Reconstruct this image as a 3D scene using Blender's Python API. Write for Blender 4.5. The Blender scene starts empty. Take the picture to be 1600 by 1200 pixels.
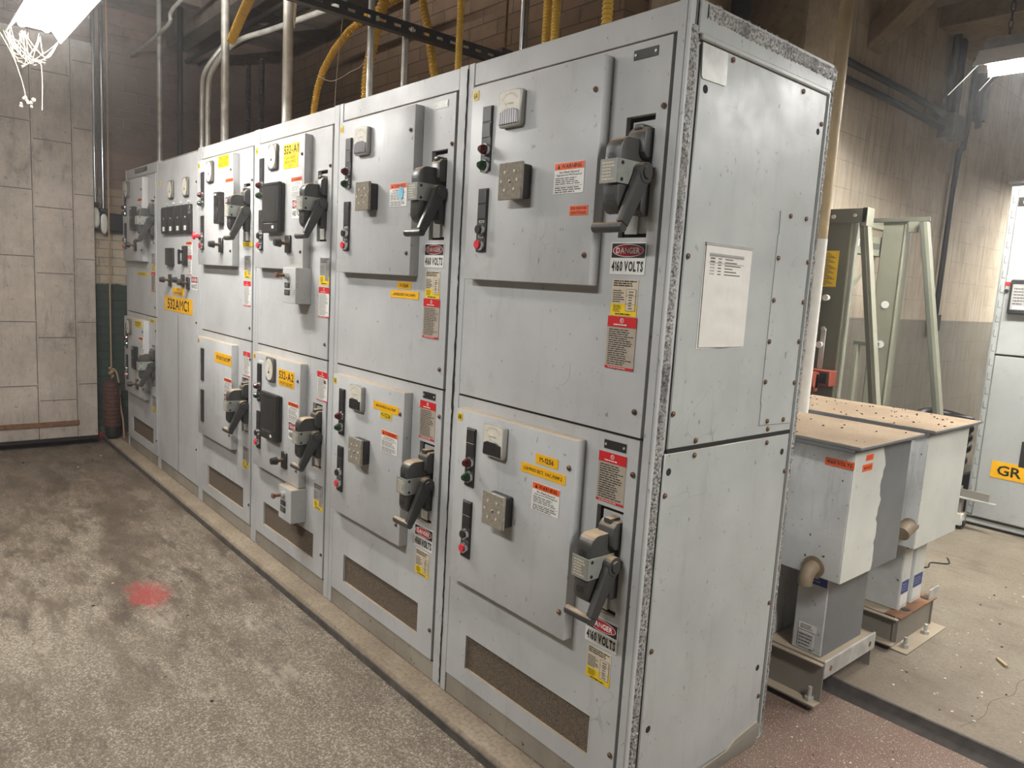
import bpy, bmesh, math, random
from mathutils import Vector, Matrix
random.seed(7)
sc = bpy.context.scene
COL = sc.collection
PI = math.pi

# ---------------------------------------------------------------- camera
cam_d = bpy.data.cameras.new('camera')
cam = bpy.data.objects.new('camera', cam_d)
COL.objects.link(cam)
cam_d.sensor_width = 36.0
cam_d.lens = 1145.6 / 1600 * 36.0
cam_d.clip_start = 0.02
cam.matrix_world = Matrix(((0.6480, -0.1398, 0.7487, 1.2098),
                           (0.7594, 0.0437, -0.6492, -1.5681),
                           (0.0580, 0.9892, 0.1345, 1.5488),
                           (0, 0, 0, 1)))
sc.camera = cam

# ---------------------------------------------------------------- world, lamps, exposure
world = bpy.data.worlds.new('world')
sc.world = world
world.use_nodes = True
world.node_tree.nodes['Background'].inputs[0].default_value = (1.0, 0.97, 0.93, 1)
world.node_tree.nodes['Background'].inputs[1].default_value = 0.30


def area(name, loc, size, size_y, power, color=(1.0, 0.985, 0.955), target=None):
    d = bpy.data.lights.new(name, 'AREA')
    d.shape = 'RECTANGLE'
    d.size, d.size_y = size, size_y
    d.energy = power
    d.color = color
    o = bpy.data.objects.new(name, d)
    COL.objects.link(o)
    o.location = loc
    if target:
        o.rotation_euler = (Vector(target) - Vector(loc)).to_track_quat('-Z', 'Y').to_euler()
    return o


# further ceiling strips (side, back) and unseen fill lamps added for brightness
area('aisle_fill_light', (-.8, -2.3, 2.9), 1.22, 0.25, 62)  # unseen fill lamp added to brighten the near cabinet fronts
area('aisle_fill_light_far', (-3.6, -2.6, 2.9), 1.22, 0.25, 16)  # weak unseen fill added for the far cabinets
area('right_fill_light', (2.2, 0.12, 2.75), 1.22, 0.25, 80)  # unseen fill lamp added to brighten capacitor fronts and side panel
area('ceiling_strip_side', (1.85, 3.25, 2.9), 1.22, 0.25, 62)
area('ceiling_strip_back', (0.2, 8.6, 2.95), 2.4, 0.25, 140)
area('added_uplight', (-3.02, -.887, 2.88), 1.15, 0.05, 110, target=(-3.02, -.887, 4))  # upward fill added to brighten the ceiling and the glow above the lamp
sc.view_settings.view_transform = 'Standard'
sc.view_settings.look = 'None'
sc.view_settings.gamma = 1
sc.view_settings.use_curve_mapping = False
sc.view_settings.exposure = 0.32
TUBE_STRENGTH = 144.0


# ---------------------------------------------------------------- materials
def s2l(c):
    return tuple((x / 12.92 if x <= 0.04045 else ((x + 0.055) / 1.055) ** 2.4) for x in [v / 255 for v in c])


class NT:
    def __init__(self, name):
        self.m = bpy.data.materials.new(name)
        self.m.use_nodes = True
        self.t = self.m.node_tree
        self.b = self.t.nodes['Principled BSDF']
        self.pos = self.t.nodes.new('ShaderNodeNewGeometry')

    def n(self, typ, **kw):
        nd = self.t.nodes.new(typ)
        for k, v in kw.items():
            setattr(nd, k, v)
        return nd

    def link(self, a, b):
        self.t.links.new(a, b)

    def coords(self, scale=(1, 1, 1), loc=(0, 0, 0)):
        mp = self.n('ShaderNodeMapping')
        mp.inputs['Scale'].default_value = scale
        mp.inputs['Location'].default_value = loc
        self.link(self.pos.outputs['Position'], mp.inputs['Vector'])
        return mp.outputs[0]

    def noise(self, vec, scale, detail=4, rough=0.6):
        nd = self.n('ShaderNodeTexNoise')
        nd.inputs['Scale'].default_value = scale
        nd.inputs['Detail'].default_value = detail
        nd.inputs['Roughness'].default_value = rough
        self.link(vec, nd.inputs['Vector'])
        return nd.outputs['Fac']

    def ramp(self, fac, a, b, lo=0.0, hi=1.0):
        nd = self.n('ShaderNodeMapRange')
        nd.inputs['From Min'].default_value = a
        nd.inputs['From Max'].default_value = b
        nd.inputs['To Min'].default_value = lo
        nd.inputs['To Max'].default_value = hi
        self.link(fac, nd.inputs['Value'])
        return nd.outputs[0]

    def math(self, op, a, b):
        nd = self.n('ShaderNodeMath', operation=op)
        for i, v in enumerate((a, b)):
            if isinstance(v, (int, float)):
                nd.inputs[i].default_value = v
            else:
                self.link(v, nd.inputs[i])
        return nd.outputs[0]

    def mix(self, fac, a, b):
        nd = self.n('ShaderNodeMix', data_type='RGBA')
        for sock, v in ((nd.inputs[0], fac), (nd.inputs[6], a), (nd.inputs[7], b)):
            if isinstance(v, (int, float)):
                sock.default_value = v
            elif isinstance(v, tuple):
                sock.default_value = v if len(v) == 4 else v + (1,)
            else:
                self.link(v, sock)
        return nd.outputs[2]

    def axis(self, i):
        nd = self.n('ShaderNodeSeparateXYZ')
        self.link(self.pos.outputs['Position'], nd.inputs[0])
        return nd.outputs[i]

    def normal_z(self):
        nd = self.n('ShaderNodeSeparateXYZ')
        self.link(self.pos.outputs['True Normal'], nd.inputs[0])
        return nd.outputs[2]

    def color(self, c):
        if isinstance(c, tuple):
            self.b.inputs['Base Color'].default_value = c if len(c) == 4 else c + (1,)
        else:
            self.link(c, self.b.inputs['Base Color'])

    def bump(self, h, strength=0.2, dist=0.002):
        nd = self.n('ShaderNodeBump')
        nd.inputs['Strength'].default_value = strength
        nd.inputs['Distance'].default_value = dist
        self.link(h, nd.inputs['Height'])
        self.link(nd.outputs[0], self.b.inputs['Normal'])


def plain(name, rgb, rough=0.5, metal=0.0, var=0.12, scale=30, spec=0.5):
    t = NT(name)
    c = s2l(rgb)
    f = t.noise(t.coords(), scale)
    t.color(t.mix(t.ramp(f, 0.3, 0.7), tuple(x * (1 - var) for x in c), tuple(min(1, x * (1 + var)) for x in c)))
    t.b.inputs['Roughness'].default_value = rough
    t.b.inputs['Metallic'].default_value = metal
    t.b.inputs['Specular IOR Level'].default_value = spec
    return t.m


DUST = s2l((186, 164, 134))


def paint(name, rgb, rough=0.42, dirt=0.6, dust=0.85, metal=0.0, blot=0.10):
    """Worn enamel: faint blotches, vertical smears, small dark nicks, settled dust on what faces up."""
    t = NT(name)
    c = s2l(rgb)
    big = t.noise(t.coords(), 2.3, 5)
    col = t.mix(t.ramp(big, 0.35, 0.65), tuple(x * (1 - blot) for x in c), tuple(x * (1 + blot) for x in c))
    smear = t.noise(t.coords((9, 9, 1.1)), 2.0, 6, 0.7)
    col = t.mix(t.ramp(smear, 0.56, 0.80, 0, 0.38 * dirt), col, s2l((96, 88, 74)))
    nick = t.noise(t.coords((16, 16, 9)), 3.2, 3, 0.5)
    n2 = t.noise(t.coords(), 60, 2, 0.5)
    k = t.math('MULTIPLY', t.ramp(nick, 0.62, 0.68), t.ramp(n2, 0.58, 0.64))
    col = t.mix(t.math('MULTIPLY', k, 0.8 * dirt), col, s2l((58, 50, 46)))
    if dust:
        d = t.math('MULTIPLY', t.ramp(t.normal_z(), 0.55, 0.9), t.ramp(t.noise(t.coords(), 22), 0.15, 0.5, 0.5, dust))
        col = t.mix(d, col, DUST)
    vo = t.n('ShaderNodeTexVoronoi', feature='DISTANCE_TO_EDGE')
    vo.inputs['Scale'].default_value = 4.5
    vo.inputs['Randomness'].default_value = 1.0
    wv = t.n('ShaderNodeVectorMath', operation='ADD')
    t.link(t.coords(), wv.inputs[0])
    dn = t.n('ShaderNodeTexNoise')
    dn.inputs['Scale'].default_value = 2.5
    t.link(t.coords(), dn.inputs['Vector'])
    t.link(dn.outputs['Color'], wv.inputs[1])
    t.link(wv.outputs[0], vo.inputs['Vector'])
    sc_ = t.math('MULTIPLY', t.ramp(vo.outputs['Distance'], .0065, .002), t.ramp(t.noise(t.coords((1, 1, 1), (5, 2, 7)), 3.5, 3), .54, .66))
    col = t.mix(t.math('MULTIPLY', sc_, .55 * dirt), col, s2l((84, 76, 72)))
    blob = t.noise(t.coords((1, 1, .8), (3, 9, 1)), 6.5, 6, .75)
    col = t.mix(t.ramp(blob, .60, .76, 0, .42 * dirt), col, s2l((112, 102, 88)))
    t.color(col)
    t.link(t.ramp(t.noise(t.coords(), 7), 0.3, 0.7, rough - 0.07, rough + 0.1), t.b.inputs['Roughness'])
    t.b.inputs['Metallic'].default_value = metal
    t.bump(t.noise(t.coords(), 5, 3), 0.10, 0.006)
    return t.m


M = {}
M['cab'] = paint('grey_enamel', (189, 190, 190))
M['cabside'] = paint('side_enamel', (174, 177, 174), rough=0.33)
M['cap_front'] = paint('capacitor_enamel', (207, 209, 208), dirt=1.3, rough=0.5, blot=.2)
M['cap_light'] = paint('capacitor_light_paint', (206, 207, 198), dirt=0.35)
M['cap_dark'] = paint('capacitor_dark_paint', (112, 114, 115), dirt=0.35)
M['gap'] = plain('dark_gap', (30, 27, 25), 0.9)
M['black'] = plain('black_plastic', (40, 39, 38), 0.42, var=0.3)
M['handle'] = paint('black_handle', (64, 63, 61), rough=0.4, dirt=0.25, dust=0.9)
M['strip'] = plain('black_nameplate', (44, 42, 42), 0.45, var=0.25)
M['relay'] = plain('relay_black', (46, 44, 42), 0.35, var=0.25)
M['steel'] = plain('galvanised_steel', (196, 196, 190), 0.38, 0.35, var=0.22, scale=14)
M['chrome'] = plain('bright_steel', (205, 208, 210), 0.18, 0.95, var=0.1)
M['screw'] = plain('rusty_screw', (112, 86, 68), 0.5, 0.5, var=0.4, scale=90)
M['white'] = plain('white_label', (232, 231, 226), 0.5, var=0.04)
M['meterwhite'] = plain('meter_face', (222, 216, 200), 0.35, var=0.06)
M['meterframe'] = plain('meter_frame', (104, 100, 90), 0.45, var=0.15)
M['bezel'] = plain('meter_bezel', (168, 166, 162), 0.25, var=0.1)
M['ink'] = plain('black_ink', (22, 21, 21), 0.6, var=0.0)
M['greyink'] = plain('faded_ink', (92, 86, 78), 0.6, var=0.1)
M['yellow'] = plain('yellow_label', (243, 206, 20), 0.45, var=0.05)
M['amber'] = plain('amber_label', (246, 184, 12), 0.45, var=0.05)
M['orange'] = plain('orange_label', (240, 96, 30), 0.5, var=0.05)
M['red'] = plain('red_label', (206, 30, 34), 0.45, var=0.05)
M['crimson'] = plain('crimson_oval', (176, 22, 40), 0.45, var=0.05)
M['cream'] = plain('cream_label', (214, 200, 176), 0.5, var=0.06)
M['beige'] = plain('beige_label', (176, 164, 148), 0.5, var=0.08)
M['blue'] = plain('blue_label', (38, 62, 138), 0.5, var=0.1)
M['redlens'] = plain('red_lens', (76, 22, 22), 0.15, var=0.1)
M['greenlens'] = plain('green_lens', (30, 58, 34), 0.15, var=0.1)
M['redbutton'] = plain('red_button', (222, 52, 64), 0.35, var=0.08)
M['bluedot'] = plain('light_blue_sticker', (120, 190, 214), 0.6, var=0.1)
M['lightgrey'] = plain('grey_bracket', (150, 153, 146), 0.4, 0.2, var=0.1)
M['rope'] = plain('rope_fibre', (176, 148, 116), 0.9, var=0.25, scale=160)
M['weight'] = plain('rusty_weight', (84, 54, 44), 0.8, var=0.3)
M['duct'] = plain('black_duct', (30, 28, 28), 0.7, var=0.3)
M['hose'] = plain('yellow_hose', (214, 172, 54), 0.5, var=0.15, scale=8)
M['darkconduit'] = plain('dark_conduit', (46, 42, 40), 0.5, 0.3, var=0.3)
M['cobweb'] = plain('dusty_cobweb', (196, 182, 158), 0.95, var=0.2)
M['chips'] = plain('dark_chips', (52, 44, 36), 0.95, var=0.5, scale=300)
M['flake'] = plain('white_paint_flakes', (226, 216, 198), 0.9, var=0.1, scale=300)
M['paintchips'] = plain('pale_paint_flakes', (190, 176, 150), 0.9, var=0.3, scale=300)
M['olive'] = paint('grey_green_paint', (94, 97, 87), rough=0.45, dirt=0.3, dust=0.3)
M['olivelight'] = paint('light_grey_green_paint', (138, 138, 121), rough=0.45, dirt=0.3, dust=0.3)
M['rustred'] = plain('red_oxide_paint', (128, 58, 38), 0.6, var=0.25)
M['rust'] = plain('rusty_steel', (128, 92, 66), 0.8, 0.2, var=0.35)
M['skid'] = paint('dusty_skid_steel', (134, 128, 118), rough=0.6, dirt=0.8, dust=.5)
M['hood'] = plain('white_reflector', (236, 234, 228), 0.5, var=0.03)
M['hoodtop'] = plain('dusty_reflector_back', (120, 112, 104), 0.8, var=0.2)
M['woodtan'] = plain('tan_post_paint', (186, 164, 124), 0.6, var=0.15, scale=12)
M['whitepost'] = plain('white_post_paint', (228, 226, 218), 0.6, var=0.06)
M['clearsleeve'] = plain('clear_sleeve', (222, 218, 210), 0.12, var=0.04)

t = NT('lamp_tube')
t.b.inputs['Base Color'].default_value = (1, 1, 1, 1)
t.b.inputs['Emission Color'].default_value = (1.0, 0.985, 0.955, 1)
t.b.inputs['Emission Strength'].default_value = TUBE_STRENGTH
M['tube'] = t.m
M['tube2'] = t.m.copy()
M['tube2'].node_tree.nodes['Principled BSDF'].inputs['Emission Strength'].default_value = TUBE_STRENGTH * 1.9

t = NT('caulk')   # grey sealant smeared over the corner, dirty in its pits
f = t.noise(t.coords(), 130, 4, 0.7)
g = t.noise(t.coords(), 9, 4)
col = t.mix(t.ramp(f, 0.38, 0.6), s2l((60, 57, 54)), s2l((196, 194, 189)))
col = t.mix(t.ramp(t.noise(t.coords((1, 1, .5), (1, 4, 2)), 7, 5, .7), .52, .62, 0, .75), col, s2l((62, 59, 55)))
t.color(t.mix(t.ramp(g, 0.5, 0.7, 0, .6), col, s2l((128, 124, 118))))
t.b.inputs['Roughness'].default_value = 0.4
t.bump(f, 0.9, 0.006)
M['caulk'] = t.m
M['kick'] = paint('grimy_enamel', (150, 143, 130), rough=0.6, dirt=1.5, blot=.25)

t = NT('vent_mesh')   # fine expanded-metal screen clogged with brown dust
vo = t.n('ShaderNodeTexVoronoi')
vo.inputs['Scale'].default_value = 230
t.link(t.coords((1, 0.01, 1)), vo.inputs['Vector'])
d = t.noise(t.coords(), 6, 5)
col = t.mix(t.ramp(vo.outputs['Distance'], 0.2, 0.55), s2l((34, 28, 24)), s2l((112, 98, 82)))
t.color(t.mix(t.ramp(d, 0.45, 0.8, 0, 0.75), col, s2l((104, 90, 76))))
t.b.inputs['Roughness'].default_value = 0.9
M['mesh'] = t.m

t = NT('relay_cover')   # glass cover full of settled dust, contacts showing through
f = t.noise(t.coords(), 90, 4)
t.color(t.mix(t.ramp(f, 0.35, 0.7), s2l((134, 126, 113)), s2l((160, 153, 140))))
t.b.inputs['Roughness'].default_value = 0.12
M['relayglass'] = t.m

t = NT('stripes_cover')   # moulded lower half of the meter, lined
wv = t.n('ShaderNodeTexWave')
wv.inputs['Scale'].default_value = 42
t.link(t.coords((0.7, 0, 1)), wv.inputs['Vector'])
t.color(t.mix(t.ramp(wv.outputs['Fac'], 0.4, 0.6), s2l((60, 58, 66)), s2l((190, 188, 194))))
t.b.inputs['Roughness'].default_value = 0.2
M['striped'] = t.m

# --- floor of the aisle
t = NT('aisle_concrete')
big = t.noise(t.coords((1, 1.6, 1)), 1.3, 6, 0.65)
mid = t.noise(t.coords((1.6, 5.0, 1), (1, 3, 0)), 1.7, 7, 0.72)
streak = t.noise(t.coords((1.1, 3.0, 1), (4, 1, 0)), 2.6, 8, 0.75)
fine = t.noise(t.coords(), 62, 4, 0.75)
grit = t.noise(t.coords(), 150, 2, 0.6)
col = t.mix(t.ramp(big, 0.35, 0.65), s2l((106, 95, 81)), s2l((142, 132, 116)))
col = t.mix(t.ramp(fine, 0.40, 0.60, 0, 0.70), col, s2l((80, 69, 58)))
col = t.mix(t.ramp(grit, 0.52, 0.62, 0, 0.55), col, s2l((200, 189, 170)))
near = t.ramp(t.axis(0), -0.9, -2.6, 0.30, 1)          # scales the dark stains, stronger toward the fire door
col = t.mix(t.math('MULTIPLY', t.ramp(mid, 0.45, 0.60, 0, 0.88), near), col, s2l((84, 71, 57)))
col = t.mix(t.math('MULTIPLY', t.ramp(streak, 0.53, 0.62, 0, 0.85), near), col, s2l((66, 55, 45)))
col = t.mix(t.ramp(t.noise(t.coords((1, 2, 1), (8, 2, 0)), 2.2, 6, .7), 0.58, 0.66, 0, 0.5), col, s2l((170, 160, 142)))
col = t.mix(t.ramp(t.axis(0), -2.6, -4.6, 0, .5), col, s2l((80, 66, 52)))
trk = t.math('ABSOLUTE', t.math('ADD', t.math('ADD', t.axis(1), t.math('MULTIPLY', t.axis(0), .16)), t.math('ADD', 1.33, t.math('MULTIPLY', t.noise(t.coords(), 2.6, 4), -.45))), 0)
trm = t.math('MULTIPLY', t.ramp(trk, .13, .04, 0, .75), t.math('MULTIPLY', t.ramp(t.axis(0), -2.2, -2.6), t.ramp(t.axis(0), -4.4, -3.9)))
col = t.mix(trm, col, s2l((72, 60, 48)))
# red paint spill
mp = t.coords((5.0, 9, 1), (12.3, 5.7, 0))
ln = t.n('ShaderNodeVectorMath', operation='LENGTH')
t.link(mp, ln.inputs[0])
red = t.math('MULTIPLY', t.ramp(t.math('ADD', ln.outputs['Value'], t.math('MULTIPLY', t.noise(t.coords(), 9, 5), 2.2)), 2.0, 1.6), t.ramp(fine, 0.35, 0.6, 0.45, 0.9))
col = t.mix(red, col, s2l((150, 52, 50)))
t.color(col)
t.b.inputs['Roughness'].default_value = 0.82
t.bump(t.math('ADD', fine, t.math('MULTIPLY', mid, 3)), 0.35, 0.004)
M['floor'] = t.m

# --- floor behind
t = NT('back_concrete')
big = t.noise(t.coords((1.5, 1, 1)), 1.6, 6, 0.65)
fine = t.noise(t.coords(), 70, 3, 0.7)
grit = t.noise(t.coords(), 210, 2, 0.6)
col = t.mix(t.ramp(big, 0.35, 0.65), s2l((116, 105, 90)), s2l((140, 130, 114)))
col = t.mix(t.ramp(fine, 0.45, 0.7, 0, 0.55), col, s2l((92, 80, 66)))
col = t.mix(t.ramp(grit, 0.58, 0.70, 0, 0.25), col, s2l((196, 184, 162)))
col = t.mix(t.ramp(t.noise(t.coords((1, 2.4, 1), (3, 3, 0)), 3.0, 6, .7), .52, .68, 0, .55), col, s2l((92, 78, 64)))
col = t.mix(t.ramp(t.axis(1), 2.2, 1.35, 0, .35), col, s2l((96, 80, 66)))
t.color(col)
t.b.inputs['Roughness'].default_value = 0.85
t.bump(fine, 0.3, 0.003)
M['backfloor'] = t.m

t = NT('reddish_concrete')
big = t.noise(t.coords(), 2.4, 6, 0.65)
fine = t.noise(t.coords(), 110, 3, 0.7)
grit = t.noise(t.coords(), 170, 2, 0.6)
col = t.mix(t.ramp(big, 0.35, 0.65), s2l((108, 82, 71)), s2l((120, 104, 90)))
col = t.mix(t.ramp(fine, 0.45, 0.65, 0, 0.6), col, s2l((92, 68, 60)))
col = t.mix(t.ramp(grit, 0.6, 0.68, 0, 0.8), col, s2l((214, 200, 178)))
t.color(col)
t.b.inputs['Roughness'].default_value = 0.85
t.bump(fine, 0.35, 0.003)
M['redfloor'] = t.m

t = NT('curb_concrete')
fine = t.noise(t.coords(), 60, 5, 0.7)
big = t.noise(t.coords(), 4, 5)
col = t.mix(t.ramp(big, 0.35, 0.65), s2l((136, 122, 104)), s2l((162, 148, 128)))
col = t.mix(t.ramp(fine, 0.42, 0.66, 0, 0.6), col, s2l((98, 84, 70)))
t.color(col)
t.b.inputs['Roughness'].default_value = 0.9
t.bump(fine, 0.4, 0.004)
M['curb'] = t.m
M['curbdark'] = plain('black_curb_paint', (84, 78, 73), 0.85, var=0.45, scale=16)
M['stepdark'] = plain('black_step_paint', (70, 64, 60), 0.85, var=0.4, scale=14)

# --- tin clad door
t = NT('tin_cladding')
big = t.noise(t.coords((1, 1, .8)), 2.2, 7, 0.75)
run = t.noise(t.coords((1, 16, 2.2)), 1.6, 6, 0.75)
sp = t.noise(t.coords(), 24, 5, 0.7)
col = t.mix(t.ramp(big, 0.35, 0.65), s2l((166, 156, 144)), s2l((206, 194, 182)))
col = t.mix(t.ramp(run, 0.55, 0.75, 0, 0.55), col, s2l((92, 82, 74)))
col = t.mix(t.ramp(sp, 0.60, 0.72, 0, 0.6), col, s2l((84, 74, 68)))
col = t.mix(t.ramp(t.noise(t.coords((1, 2, 1), (4, 4, 4)), 1.5, 6, .7), .58, .72, 0, .7), col, s2l((98, 88, 82)))
t.color(col)
t.b.inputs['Metallic'].default_value = 0.15
t.b.inputs['Roughness'].default_value = 0.5
t.bump(t.math('ADD', sp, t.math('MULTIPLY', big, 4)), 0.25, 0.006)
M['tin'] = t.m
t = NT('tin_seam')
t.color(s2l((92, 84, 77)) + (1,))
t.b.inputs['Roughness'].default_value = 0.7
M['tinseam'] = t.m


def brickmat(name, planar, c1, c2, mortar, sx=0.21, sz=0.075, bands=None):
    t = NT(name)
    cb = t.n('ShaderNodeCombineXYZ')
    t.link(t.axis(planar), cb.inputs[0])
    t.link(t.axis(2), cb.inputs[1])
    br = t.n('ShaderNodeTexBrick')
    br.inputs['Scale'].default_value = 1.0
    br.inputs['Brick Width'].default_value = sx
    br.inputs['Row Height'].default_value = sz
    br.inputs['Mortar Size'].default_value = 0.005
    br.inputs['Mortar Smooth'].default_value = 0.6
    br.inputs['Color1'].default_value = c1 + (1,)
    br.inputs['Color2'].default_value = c2 + (1,)
    br.inputs['Mortar'].default_value = mortar + (1,)
    t.link(cb.outputs[0], br.inputs['Vector'])
    col = br.outputs['Color']
    no = t.noise(t.coords(), 5, 6, 0.7)
    if bands:
        wob = t.math('ADD', t.axis(2), t.math('MULTIPLY', t.math('SUBTRACT', t.noise(t.coords(), 14, 3), 0.5), 0.05))
        for z0, z1, rgb in bands:
            k = t.math('MULTIPLY', t.ramp(wob, z0 - 0.004, z0 + 0.004), t.ramp(wob, z1 + 0.004, z1 - 0.004))
            dark = t.mix(t.ramp(br.outputs['Fac'], 0.2, 0.9), rgb, tuple(x * 0.62 for x in rgb))
            col = t.mix(t.math('MULTIPLY', k, 0.94), col, dark)
    col = t.mix(t.ramp(no, 0.5, 0.78, 0, 0.6), col, s2l((70, 60, 52)))
    t.color(col)
    t.b.inputs['Roughness'].default_value = 0.85
    t.bump(t.math('ADD', t.ramp(br.outputs['Fac'], 0, 1, 1, 0), t.math('MULTIPLY', no, 0.4)), 0.6, 0.006)
    return t.m


M['brickleft'] = brickmat('painted_brick', 1, s2l((146, 120, 108)), s2l((134, 112, 102)), s2l((140, 124, 110)),
                          bands=[(-1, 0.02, s2l((132, 44, 42))), (0.02, 1.345, s2l((44, 66, 58))), (1.345, 1.80, s2l((206, 192, 170))), (1.96, 2.16, s2l((164, 144, 124)))])
M['brickback'] = brickmat('brown_brick', 0, s2l((142, 116, 93)), s2l((132, 108, 86)), s2l((98, 80, 62)), 0.30, 0.095)


def blockmat():
    t = NT('painted_block')
    cb = t.n('ShaderNodeCombineXYZ')
    t.link(t.axis(1), cb.inputs[0])
    t.link(t.axis(2), cb.inputs[1])
    br = t.n('ShaderNodeTexBrick')
    br.inputs['Scale'].default_value = 1.0
    br.inputs['Brick Width'].default_value = 0.81
    br.inputs['Row Height'].default_value = 0.203
    br.inputs['Mortar Size'].default_value = 0.0035
    br.inputs['Mortar Smooth'].default_value = 0.8
    for k in ('Color1', 'Color2'):
        br.inputs[k].default_value = (1, 1, 1, 1)
    br.inputs['Mortar'].default_value = (0, 0, 0, 1)
    t.link(cb.outputs[0], br.inputs['Vector'])
    big = t.noise(t.coords(), 1.6, 6, 0.7)
    run = t.noise(t.coords((10, 10, 0.8)), 2.0, 6, 0.7)
    col = t.mix(t.ramp(big, 0.35, 0.65), s2l((206, 188, 162)), s2l((224, 210, 188)))
    dado = t.mix(t.ramp(big, 0.35, 0.65), s2l((142, 136, 122)), s2l((158, 152, 138)))
    col = t.mix(t.ramp(t.axis(2), 1.435, 1.445), dado, col)
    col = t.mix(t.ramp(run, 0.48, 0.75, 0, 0.55), col, s2l((112, 92, 72)))
    sp = t.noise(t.coords((3, 3, 1.4)), 6, 3, 0.5)
    col = t.mix(t.ramp(sp, 0.73, 0.78, 0, 0.8), col, s2l((96, 84, 68)))
    col = t.mix(t.ramp(t.noise(t.coords((1, 1, .8), (2, 7, 3)), 1.1, 5, .7), .52, .68, 0, .45), col, s2l((150, 128, 104)))
    hz = t.ramp(t.noise(t.coords(), 3, 4), .42, .62, 0.0, .55)
    col = t.mix(t.math('MULTIPLY', t.ramp(br.outputs['Fac'], 0.1, 0.9), hz), col, s2l((96, 80, 64)))
    t.color(col)
    t.b.inputs['Roughness'].default_value = 0.8
    t.bump(t.ramp(br.outputs['Fac'], 0, 1, 1, 0), 0.25, 0.004)
    return t.m


M['block'] = blockmat()
t = NT('aged_concrete')
a = t.noise(t.coords(), 2.2, 6, 0.7)
b = t.noise(t.coords(), 26, 4, 0.6)
col = t.mix(t.ramp(a, 0.35, 0.65), s2l((136, 118, 96)), s2l((168, 150, 124)))
t.color(t.mix(t.ramp(b, 0.5, 0.75, 0, 0.4), col, s2l((84, 70, 56))))
t.b.inputs['Roughness'].default_value = 0.9
t.bump(b, 0.3, 0.004)
M['concrete'] = t.m
M['ceiling'] = plain('sooty_ceiling', (150, 140, 130), 0.95, var=0.3, scale=3)
M['ceilbeam'] = plain('sooty_beam', (120, 112, 104), 0.9, var=0.3, scale=4)

# ---------------------------------------------------------------- mesh builder
FRONT = lambda p: (p[0], p[2], p[1])          # sign space (x right, y up, out) -> faces -y : handled in place()


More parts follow.
